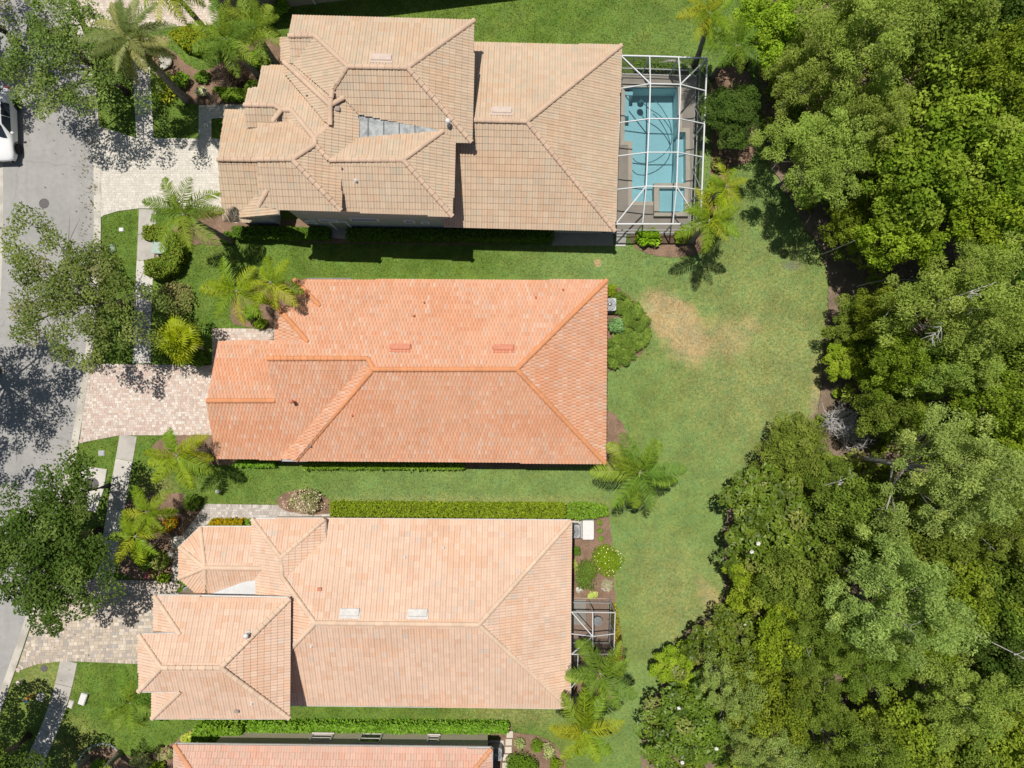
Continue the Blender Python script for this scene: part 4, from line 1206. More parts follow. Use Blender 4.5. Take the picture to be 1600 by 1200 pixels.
tb = empty('patio_table', W(932, 965, .12), 0, 'round dark patio table inside the screened porch', 'table')
MB().lathe([(.27, .68), (.30, .70), (.30, .72), (.02, .725)], (0, 0, 0), 20).build('tabletop', M['metal_grey'], tb); MB().lathe([(.16, 0), (.15, .03), (.04, .06), (.04, .69)], (0, 0, 0), 10).build('pedestal', M['metal_dark'], tb)
p2 = empty('screened_bay', W(897, 1050), 0, 'narrow white-framed screen bay below the screened porch', 'enclosure')
q = [W(893, 1022, 2.6), W(903, 1022, 2.6), W(902, 1063, 2.6), W(892, 1075, 2.6)]
for i in range(3): beam(q[i], q[i + 1], .06, 'beam', p2)
beam(W(892.5, 1061, 2.6), q[2], .05, 'beam', p2)
for p in (q[1], q[2]): beam(g0(p), p, .05, 'post', p2)
screen(q, p2); screen([g0(q[1]), g0(q[2]), q[2], q[1]], p2); screen([g0(q[2]), g0(q[3]), q[3], q[2]], p2)

# ------------------------------------------------------------------ machines and boxes around the houses
def cond(px, py, s, label, sq=True):
    t = empty('air_conditioner', W(px, py), 0, label, 'air conditioner', 'air conditioner units')
    MB().box((0, 0, .05), (s + .2, s + .2, .10)).build('pad', M['walk2'], t)
    b = MB(); b.box((0, 0, .50), (s, s, .80)); b.build('cabinet', M['metal_grey'], t, bevel=.05)
    gr = MB()
    for r in (.12, .20, .28, .36):
        if r < s / 2: gr.tube([(r * math.cos(a), r * math.sin(a), .915) for a in [i * math.pi / 9 for i in range(19)]], .012, 5)
    for i in range(6):
        a = i * math.pi / 6; gr.bar((-s * .42 * math.cos(a), -s * .42 * math.sin(a), .91), (s * .42 * math.cos(a), s * .42 * math.sin(a), .91), .015)
    gr.build('grille', M['metal_dark'], t); MB().lathe([(.11, .9), (.12, .93), (.05, .96), (.01, .965)], (0, 0, 0), 14).build('fan_hub', M['rim'], t, True)
cond(950, 478, .8, 'grey air conditioner beside the orange-roofed house')
cond(894, 826, .85, 'grey air conditioner tucked against the peach-roofed house')
cond(775, 1168, .8, 'dark grey air conditioner beside the salmon-roofed house')
t = empty('generator', W(917, 824), 0, 'white standby generator with rounded lid on brown mulch', 'generator')
MB().box((0, 0, .04), (.85, 1.35, .08)).build('pad', M['walk'], t); MB().box((0, 0, .42), (.68, 1.18, .68)).build('housing', M['plastic_white'], t, bevel=.03); MB().box((0, -.02, .80), (.72, 1.2, .09)).build('lid', M['plastic_white'], t, bevel=.04)
MB().tube([(-.42, .2, .1), (-.55, .25, .35), (-.75, .25, .2)], .02, 6).build('conduit', M['metal_grey'], t)
t = empty('transformer', W(257, 390), 0, 'pale green transformer cabinet standing by the sidewalk', 'utility box')
MB().box((0, 0, .04), (.95, .95, .08)).build('pad', M['walk'], t); MB().box((0, 0, .42), (.78, .76, .68)).build('cabinet', M['trans_green'], t, bevel=.02); MB().box((0, 0, .79), (.84, .82, .07)).build('lid', M['trans_green'], t, bevel=.03)
t = empty('cable_pedestal', W(268, 394), 0, 'small white cable pedestal beside the green transformer', 'utility box'); MB().box((0, 0, .3), (.16, .16, .6)).build('post', M['plastic_white'], t, bevel=.02); MB().lathe([(.12, .58), (.12, .68), (.06, .74), (.01, .75)], (0, 0, 0), 10).build('cap', M['plastic_white'], t)
def flatbox(px, py, w, l, h, rz, mat, lab, name='utility_box', cat='utility box'):
    t = empty(name, W(px, py), rz, lab, cat); MB().box((0, 0, h / 2), (w, l, h)).build('body', M[mat], t, bevel=.02); MB().box((0, 0, h + .012), (w * .86, l * .86, .024)).build('lid', M[mat], t, bevel=.008); return t
flatbox(132, 1090.5, .42, .75, .22, -.33, 'plastic_white', 'white utility box on the lawn right of the sidewalk')
flatbox(111, 1100, .34, .52, .06, -.33, 'walk2', 'low grey concrete meter box touching the sidewalk', 'meter_box', 'meter box')
flatbox(64, 1089, .48, .55, .05, -.33, 'walk2', 'square pale concrete meter box left of the sidewalk', 'meter_box', 'meter box')
flatbox(159, 708, .42, .36, .05, 0, 'metal_grey', 'grey water meter box in the grass by the storm drain', 'meter_box', 'meter box')
flatbox(190, 359, .30, .25, .06, 0, 'plastic_white', 'small white meter lid in the grass strip', 'meter_box', 'meter box')
flatbox(177, 388, .35, .5, .12, .2, 'plastic_green', 'pale green utility lid under the street oak', 'utility_box', 'utility box')
flatbox(340, 768, .28, .2, .04, 0, 'metal_grey', 'small grey valve box on the lawn below the orange-roofed house', 'valve_box', 'valve box')
t = empty('water_valve', W(42, 1093), 0, 'blue round water valve cap near the kerb', 'valve'); MB().lathe([(.17, 0), (.17, .12), (.12, .16), (.01, .17)], (0, 0, 0), 14).build('cap', M['blue'], t)
t = empty('fire_hydrant', W(50, 1087), 0, 'small ochre fire hydrant beside the blue valve cap', 'hydrant')
MB().lathe([(.15, 0), (.15, .06), (.10, .08), (.10, .5), (.13, .52), (.13, .56), (.10, .62), (.04, .7), (.03, .76)], (0, 0, 0), 14).build('barrel', M['yellow'], t, True)
for a in (0, 1.57, 3.14): MB().bar((0, 0, .4), (.2 * math.cos(a), .2 * math.sin(a), .4), .11).build('nozzle', M['yellow'], t, bevel=.02)
t = empty('valve_post', W(36, 1062), 0, 'short pale marker post in the grass near the kerb', 'post'); MB().lathe([(.09, 0), (.09, .4), (.13, .42), (.13, .5), (.02, .55)], (0, 0, 0), 12).build('post', M['slabtan'], t)
mc = MB(); mc.lathe([(.22, .0), (.22, .03), (.16, .035), (.01, .036)], W(69, 1044), 18); tag(mc.build('drain_cover', M['iron']), 'round iron drain cover in the grass below tan driveway', 'drain cover')
for i, (px, py) in enumerate([(796.5, 1146), (795, 1158), (794.5, 1170), (791, 1182), (790, 1195)]):
    o = MB().box((0, 0, .03), (.42, .42, .06)).build('stepping_stone', M['slabtan'], None, bevel=.012); o.location = W(px, py); o.location.z = .09
    tag(o, ('first', 'second', 'third', 'fourth', 'fifth')[i] + ' from the top of the square pale stepping stones beside the salmon-roofed house', 'stepping stone', 'stepping stones beside the salmon-roofed house')
# front door pot
t = empty('plant_pot', W(297, 920), 0, 'round grey plant pot at the peach-roofed house entry', 'pot'); MB().lathe([(.16, 0), (.24, .3), (.27, .45), (.22, .45), (.2, .38), (.02, .38)], (0, 0, 0), 16).build('pot', M['metal_grey'], t, True)
# boulders
rr = random.Random(5)
for i, (px, py, s, lab) in enumerate([(283, 846, .42, 'pale boulder beside the curved grey path'), (267, 866, .26, 'small pale stone left of the curved grey path'), (260, 100, .38, 'pale boulder in the bed under the tall date palm'), (905, 920, .2, 'white stone left of the round shrub'), (945, 918, .22, 'white stone right of the round shrub')]):
    bm = bmesh.new(); bmesh.ops.create_icosphere(bm, subdivisions=3, radius=1)
    ph = [rr.uniform(0, 6) for _ in range(6)]
    for v in bm.verts:
        c = v.co; k = 1 + .16 * math.sin(3 * c.x + ph[0]) + .14 * math.sin(4 * c.y + ph[1]) + .1 * math.sin(7 * c.z + ph[2])
        v.co = Vector((c.x * k * 1.2, c.y * k, c.z * k * .6)) * s
    me = bpy.data.meshes.new('boulder'); bm.to_mesh(me); bm.free()
    o = link('boulder', me, M['rock'], None, True); o.location = W(px, py); o.location.z = s * .3 + .03; o.rotation_euler.z = rr.uniform(0, 6); tag(o, lab, 'boulder', 'pale garden boulders')
# pale stone edging by the pool and the curb of the round bed
t = empty('stone_edging', W(1030, 102), 0, 'row of pale edging stones above the pool enclosure', 'edging')
for p in spline([(1000, 106), (1015, 102), (1030, 100), (1045, 96), (1058, 97), (1066, 103), (1078, 106)], 4):
    q = W(p.x, p.y) - t.location; MB().box((q.x, q.y, .06), (.2 * rr.uniform(.7, 1.2), .14 * rr.uniform(.7, 1.2), .12), Matrix.Rotation(rr.uniform(0, 3), 3, 'Z')).build('stone', M['rock'], t, bevel=.03)
t = empty('garden_edging', W(155, 1175), 0, 'dark curved edging around the round bed at the lower edge', 'edging')
MB().tube([W(p.x, p.y) - t.location + Vector((0, 0, .05)) for p in spline([(112, 1215), (122, 1190), (138, 1170), (158, 1162), (176, 1165), (190, 1180)], 6)], .06, 6).build('edging', M['metal_grey'], t)
# street lamp
t = empty('street_lamp', W(169, 759), 0, 'dark post-top street lamp standing by the sidewalk', 'street lamp')
MB().lathe([(.16, 0), (.16, .12), (.11, .18), (.09, .7), (.06, .8), (.045, 3.5), (.06, 3.55)], (0, 0, 0), 12).build('pole', M['metal_dark'], t, True)
gl = G('lamp_globe'); M['globe'] = gl.done(gl.bsdf((.45, .36, .24), .3, .4))
MB().lathe([(.10, 3.55), (.19, 3.62), (.24, 3.8), (.2, 3.98), (.12, 4.05)], (0, 0, 0), 14).build('globe', M['globe'], t, True)
MB().lathe([(.26, 3.98), (.30, 4.02), (.16, 4.14), (.05, 4.2), (.02, 4.3)], (0, 0, 0), 14).build('cap', M['metal_dark'], t, True)
t = empty('garden_light_pole', W(343, 166), 0, 'thin grey pole leaning by the front walk of the beige-roofed house', 'pole')
MB().tube([(0, 0, 0), (-.1, .15, 1.0), (-.12, .2, 1.9)], .03, 8).build('pole', M['metal_grey'], t); MB().lathe([(.05, 1.85), (.12, 1.9), (.1, 2.0), (.02, 2.05)], (-.12, .2, 0), 10).build('lamp_head', M['metal_grey'], t)
for px, py, lab in ((322, 1170, None),): pass

# ------------------------------------------------------------------ parked car
def car(loc, rz):
    t = empty('parked_car', loc, rz, 'white car parked at the left edge of the road', 'car')
    # stations from front (+y) to rear: y, half width low, half width belt, belt z, half width top, top z
    ST = [(2.34, .50, .52, .58, .40, .62), (2.25, .74, .74, .64, .60, .70), (2.0, .86, .84, .72, .66, .80), (1.6, .91, .88, .80, .70, .90), (1.15, .92, .90, .87, .72, .98),
          (.95, .92, .90, .90, .72, 1.02), (.25, .92, .90, .94, .62, 1.46), (-.2, .92, .91, .95, .62, 1.52), (-.7, .92, .91, .97, .61, 1.52), (-1.3, .92, .90, .99, .60, 1.47),
          (-1.9, .91, .88, 1.01, .56, 1.30), (-2.15, .86, .84, 1.00, .60, 1.06), (-2.3, .74, .74, .92, .55, .96), (-2.36, .55, .55, .80, .45, .86)]
    def ring(s, zb=.22):
        y, wl, wb, zbt, wt, zt = s
        r = [(0, y, zb), (wl * .92, y, zb), (wl, y, zb + .16), (wb + .01, y, (zbt + zb) / 2 + .08), (wb, y, zbt), (wt, y, zt), (wt * .55, y, zt + .035), (0, y, zt + .045)]
        return r + [(-x, yy, z) for x, yy, z in r[-2:0:-1]]
    V = []; F = []; n = 14
    for s in ST: V += ring(s)
    for i in range(len(ST) - 1):
        for j in range(n): F.append([i * n + j, i * n + (j + 1) % n, (i + 1) * n + (j + 1) % n, (i + 1) * n + j])
    F.append(list(range(n))[::-1]); F.append([(len(ST) - 1) * n + j for j in range(n)])
    body = pm('body', V, F, M['carpaint'], t)
    b = bmesh.new(); b.from_mesh(body.data); bmesh.ops.recalc_face_normals(b, faces=b.faces[:]); b.to_mesh(body.data); b.free()
    body.data.shade_smooth()
    sm = body.modifiers.new('round', 'SUBSURF'); sm.levels = 2; sm.render_levels = 2
    def pane(q, name, mat, off=.022):
        q = [Vector(p) for p in q]; nn = (q[1] - q[0]).cross(q[2] - q[0]).normalized(); c = sum(q, Vector()) / len(q)
        if nn.dot(c - Vector((0, c.y * .6, .6))) < 0: nn = -nn
        q = [p + nn * off for p in q]
        pm(name, q + [p - nn * .05 for p in q], [[0, 1, 2, 3], [7, 6, 5, 4]] + [[i, (i + 1) % 4, 4 + (i + 1) % 4, 4 + i] for i in range(4)], mat, t)
    for sx in (-1, 1):
        pane([(sx * .895, .72, .94), (sx * .90, -.28, .985), (sx * .665, -.28, 1.45), (sx * .68, .22, 1.41)], 'side_window', M['glass'], .0)
        pane([(sx * .90, -.34, .99), (sx * .893, -1.18, 1.02), (sx * .66, -1.14, 1.42), (sx * .665, -.34, 1.45)], 'side_window', M['glass'], .0)
        MB().box((sx * .99, .66, .98), (.2, .14, .13)).build('mirror', M['carpaint'], t, bevel=.04)
        MB().box((sx * .66, 2.19, .655), (.34, .26, .09), Matrix.Rotation(-sx * .45, 3, 'Z')).build('headlight', M['lamp_glass'], t, bevel=.03)
        MB().box((sx * .70, -2.22, .91), (.26, .2, .12), Matrix.Rotation(sx * .4, 3, 'Z')).build('tail_light', M['red'], t, bevel=.03)
        for y in (1.45, -1.42):
            wv = Matrix.Rotation(math.pi / 2, 4, 'Y')
            w = MB(); w.lathe([(.20, -.11), (.30, -.115), (.335, -.09), (.335, .09), (.30, .115), (.20, .11)], (0, 0, 0), 24)
            w.v = [tuple(wv @ Vector(p) + Vector((sx * .84, y, .335))) for p in w.v]; wo = w.build('wheel', M['tyre'], t, True)
            r = MB(); r.lathe([(.21, .10), (.19, .06), (.06, .07), (.05, .10), (.01, .105)], (0, 0, 0), 20); r.v = [tuple(Matrix.Rotation(sx * math.pi / 2, 4, 'Y') @ Vector(p) + Vector((sx * .845, y, .335))) for p in r.v]; r.build('rim', M['rim'], wo, True)
            a = MB(); pts = [(sx * .915, y + .40 * math.cos(u), .335 + .40 * math.sin(u)) for u in [math.pi * k / 10 for k in range(11)]]; a.tube(pts, .03, 6); a.build('wheel_arch', M['black'], t, True)
    pane([(-.70, 1.0, 1.035), (.70, 1.0, 1.035), (.57, .30, 1.475), (-.57, .30, 1.475)], 'windshield', M['glass'], .012)
    pane([(-.52, -1.75, 1.36), (.52, -1.75, 1.36), (.58, -2.12, 1.12), (-.58, -2.12, 1.12)], 'rear_window', M['glass'], .012)
    MB().box((0, 2.30, .42), (1.30, .14, .24)).build('grille', M['black'], t, bevel=.04); MB().box((0, -2.32, .42), (1.3, .12, .2)).build('rear_bumper', M['black'], t, bevel=.04)
    return t
car(W(12, 201), math.pi + .03)

# ------------------------------------------------------------------ foliage
RNG = np.random.default_rng(11)
def unit(n, r): 
    v = r.normal(size=(n, 3)); return v / np.linalg.norm(v, axis=1, keepdims=True)
def leaves(ctr, rad, per, size, cols, r, up=.5, aspect=.5, shell=.55, flat=(1, 1, 1), spread=.8, clump_var=.14, leaf_var=.16, length=None):
    """leaf-sized diamond faces spread through clumps; returns V, F, T"""
    ctr = np.asarray(ctr, float); k = len(ctr); rad = np.broadcast_to(np.asarray(rad, float), (k,))
    d = unit(k * per, r); d[:, 2] = np.where(d[:, 2] < -.35, -d[:, 2] * .6, d[:, 2])
    d /= np.linalg.norm(d, axis=1, keepdims=True)
    rr = shell + (1 - shell) * r.random(k * per) ** .6
    P = np.repeat(ctr, per, 0) + d * (rr * np.repeat(rad, per))[:, None] * np.array(flat)
    n = d * .7 + np.array([0, 0, up]) + unit(k * per, r) * spread
    n /= np.linalg.norm(n, axis=1, keepdims=True)
    t = np.cross(n, unit(k * per, r)); t /= np.linalg.norm(t, axis=1, keepdims=True); b = np.cross(n, t)
    sz = size * r.uniform(.65, 1.3, k * per)
    t = t * sz[:, None]; b = b * (sz * aspect)[:, None]
    V = np.stack([P - t, P - b * 1 + t * .1, P + t, P + b + t * .1], 1).reshape(-1, 3)
    F = np.arange(len(V)).reshape(-1, 4)
    C = np.array([c[1] for c in cols]); w = np.array([c[0] for c in cols], float); w /= w.sum()
    ci = np.repeat(C[r.choice(len(C), k, p=w)], per, 0); cj = C[r.choice(len(C), k * per, p=w)]
    c = (ci * .6 + cj * .4) * np.repeat(r.uniform(1 - clump_var, 1 + clump_var, (k, 1)), per, 0) * r.uniform(1 - leaf_var, 1 + leaf_var, (k * per, 1))
    return V, F, np.repeat(c, 4, 0)
def join(parts):
    V = []; F = []; T = []; o = 0
    for v, f, t in parts: V.append(v); F.append(f + o); T.append(t); o += len(v)
    return np.concatenate(V), np.concatenate(F), np.concatenate(T)

def limb_mesh(name, base_r, top, ends, r, mat, sag=.25, th=.5):
    mb = MB()
    top = Vector(top)
    mid = [Vector((r.normal(0, .06), r.normal(0, .06), top.z * t)) * (1 if t else 0) for t in (0, .35, .7)]
    mid[0] = Vector((0, 0, -.1))
    mb.tube(mid + [top], [base_r * 1.25, base_r, base_r * .85, base_r * .7], 8)
    for e in ends:
        e = Vector(e); s = Vector((top.x, top.y, top.z * r.uniform(.75, 1.0)))
        m1 = s.lerp(e, .4) + Vector((r.normal(0, .12), r.normal(0, .12), -sag * .4 + r.normal(0, .1))); m2 = s.lerp(e, .75) + Vector((r.normal(0, .1), r.normal(0, .1), r.normal(0, .08)))
        L = (e - s).length; k = base_r * th * min(1, .45 + L * .09)
        mb.tube([s, m1, m2, e], [k, k * .7, k * .45, k * .15], 5)
        for _ in range(2):
            q = m1.lerp(e, r.uniform(.1, .8)); e2 = q + Vector((r.normal(0, .6), r.normal(0, .6), r.uniform(-.1, .5)))
            mb.tube([q, q.lerp(e2, .5) + Vector((0, 0, .05)), e2], [k * .35, k * .25, k * .08], 4)
    me = bpy.data.meshes.new(name); me.from_pydata(mb.v, [], mb.f); me.materials.append(mat); me.shade_smooth(); me.update(); return me

def crown_pts(n, R, Hc, z0, r, low=.0, shape='dome', mind=.5):
    out = []
    tries = 0
    while len(out) < n and tries < n * 60:
        tries += 1
        d = unit(1, r)[0]
        if d[2] < -.25: continue
        q = r.random() ** .45
        wob = 1 + .22 * math.sin(3 * math.atan2(d[1], d[0]) + r_ph[0]) + .13 * math.sin(5 * math.atan2(d[1], d[0]) + r_ph[1])
        p = np.array([d[0] * R * q * wob, d[1] * R * q * wob, z0 + max(d[2], -.2) * Hc * q])
        if shape == 'cone':
            t = r.random() ** .8; a = r.random() * 6.283; rad = R * (1 - t) ** .7 * (.55 + .45 * r.random())
            p = np.array([math.cos(a) * rad * wob, math.sin(a) * rad * wob, z0 - Hc * .3 + t * Hc * 1.3])
        if all(np.linalg.norm(p - o) > mind for o in out[-60:]): out.append(p)
    return np.array(out)
r_ph = [0, 0]

OAK = [(3, (.070, .098, .024)), (3, (.088, .116, .032)), (2, (.052, .080, .019)), (1, (.12, .142, .048)), (.6, (.145, .145, .068))]
DEEP = [(3, (.034, .058, .011)), (3, (.046, .072, .015)), (2, (.026, .047, .009)), (1, (.07, .096, .024))]
BRIGHT = [(3, (.096, .128, .017)), (3, (.118, .150, .022)), (2, (.066, .098, .012)), (1, (.15, .175, .035))]
LIME = [(3, (.122, .168, .020)), (3, (.146, .190, .025)), (2, (.090, .138, .015)), (.8, (.18, .21, .04))]
OLIVE = [(3, (.080, .112, .020)), (3, (.098, .130, .025)), (2, (.055, .082, .014)), (1, (.125, .15, .036))]
FEATH = [(3, (.125, .165, .036)), (3, (.145, .185, .045)), (2, (.10, .14, .028)), (1, (.17, .20, .055))]
BLUISH = [(3, (.135, .178, .052)), (3, (.155, .196, .06)), (2, (.11, .15, .042)), (1, (.18, .21, .065))]
def crown(kind, seed):
    """crown of about 3.2 m radius centred over the trunk top at z = 5"""
    r = np.random.default_rng(seed); r_ph[0], r_ph[1] = r.random(2) * 6
    m = M['leaf']
    if kind in ('feather', 'bluish', 'pine'):
        c = crown_pts(120, 2.9, 2.6, 5.0, r, mind=.45)
        cols = {'feather': FEATH, 'bluish': BLUISH, 'pine': OLIVE}[kind]
        V = leaves(c, r.uniform(.32, .62, len(c)), 230, .075, cols, r, .9, .34, .3, (1, 1, .75), 1.0, .16, .12)
    elif kind == 'oak_street':
        c = crown_pts(88, 3.1, 1.5, 4.9, r, mind=.45)
        V = leaves(c, r.uniform(.33, .6, len(c)), 170, .062, OAK, r, .5, .55, .25, (1, 1, .7), .9, .15, .22); m = M['leaf']
    elif kind == 'oak_dense':
        c = crown_pts(110, 3.0, 1.7, 4.7, r, mind=.42)
        V = leaves(c, r.uniform(.4, .68, len(c)), 210, .07, DEEP, r, .5, .55, .3, (1, 1, .7), .9, .18, .22)
    elif kind == 'magnolia':
        c = crown_pts(95, 2.9, 2.5, 4.8, r, mind=.5)
        V = leaves(c, r.uniform(.40, .60, len(c)), 120, .115, [(3, (.058, .086, .012)), (2, (.080, .110, .016)), (2, (.038, .060, .009)), (.6, (.12, .12, .035))], r, .55, .45, .6, (1, 1, .8), .6, .15, .2); m = M['gloss_leaf']
    else:
        cols = {'broad': BRIGHT, 'lime': LIME, 'olive': OLIVE, 'deep': DEEP}[kind]
        c = crown_pts(95, 3.0, 2.2, 5.0, r, mind=.5)
        a = leaves(c, r.uniform(.45, .75, len(c)), 190, .088 if kind != 'lime' else .105, cols, r, .5, .6, .45, (1, 1, .8), .8, .18, .2)
        V = a
    me = npmesh('crown', *V[:2], m, V[2]); return me, c
CROWNS = {}
def tree(kind, variant, px, py, rpx, h, label, name='tree', group=None, cat='tree', z_c=None, R0=3.2, flowers=0):
    """tree whose crown shows at pixel (px, py) with radius rpx, crown middle at height h"""
    key = (kind, variant)
    r = np.random.default_rng(hash((px, py)) % 9999 + 3)
    if key not in CROWNS:
        me, c = crown(kind, 100 + variant * 17 + len(kind) * 5)
        e = c[np.argsort(-np.abs(r.normal(size=len(c))))[:16]]
        tm = limb_mesh('trunk', .17, (0, 0, 3.6), e, np.random.default_rng(variant + 5), M['pale_bark'] if kind in ('feather', 'bluish', 'pine') else M['bark'], th=.45)
        CROWNS[key] = (me, tm)
    me, tm = CROWNS[key]
    s = rpx / PPM * (1 - h / H) / R0
    sz = h / 5.3
    p = W(px, py, h); p.z = 0
    t = empty(name, p, r.random() * 6.28, label, cat, group)
    t.scale = (s * r.uniform(.88, 1.12), s * r.uniform(.88, 1.12), sz if sz < s * 1.9 else s * 1.9)
    if sz > s * 1.9: pass
    o = bpy.data.objects.new('crown', me); COL.objects.link(o); o.parent = t
    o = bpy.data.objects.new('trunk', tm); COL.objects.link(o); o.parent = t
    if flowers:
        for i in range(flowers):
            a = r.random() * 6.28; q = (r.random() ** .5) * 2.3; fz = 4.8 + 2.6 * math.sqrt(max(0, 1 - (q / 2.9) ** 2)) + .25
            fl = bpy.data.objects.new('flower', FLOWER); COL.objects.link(fl); fl.parent = t; fl.location = (q * math.cos(a), q * math.sin(a), fz); fl.scale = (.6, .6, .6); fl.rotation_euler = (r.normal(0, .3), r.normal(0, .3), a)
    return t
fv = []; ff = []
for k in range(7):
    a = k * 2 * math.pi / 7; ca, sa = math.cos(a), math.sin(a); o = len(fv)
    for (l, w, z) in ((.02, 0, 0), (.12, -.07, .05), (.21, 0, .07), (.12, .07, .05)): fv.append((ca * l - sa * w, sa * l + ca * w, z))
    ff.append([o, o + 1, o + 2, o + 3])
FLOWER = bpy.data.meshes.new('flower'); FLOWER.from_pydata(fv, [], ff); FLOWER.materials.append(M['plastic_white']); FLOWER.update()

ST = 'street oaks'
tree('oak_street', 0, 114, 80, 114, 5.5, 'large sparse street oak over the road in the upper left corner', 'oak_tree', ST)
tree('oak_street', 1, 114, 464, 122, 5.8, 'broad sparse street oak left of the transformer cabinet', 'oak_tree', ST)
tree('oak_dense', 0, 62, 862, 126, 5.6, 'dense dark green street oak left of the yellow-green palms', 'oak_tree', ST)
tree('oak_dense', 1, -62, 1226, 112, 5.5, 'dark street oak cut off by the lower left corner', 'oak_tree', ST)
tree('oak_street', 2, -150, 575, 120, 6.8, 'oak beyond the left edge that shades the road', 'oak_tree', ST)
tree('oak_street', 4, -110, -30, 110, 6.8, 'oak beyond the upper left edge that shades the road', 'oak_tree', ST)

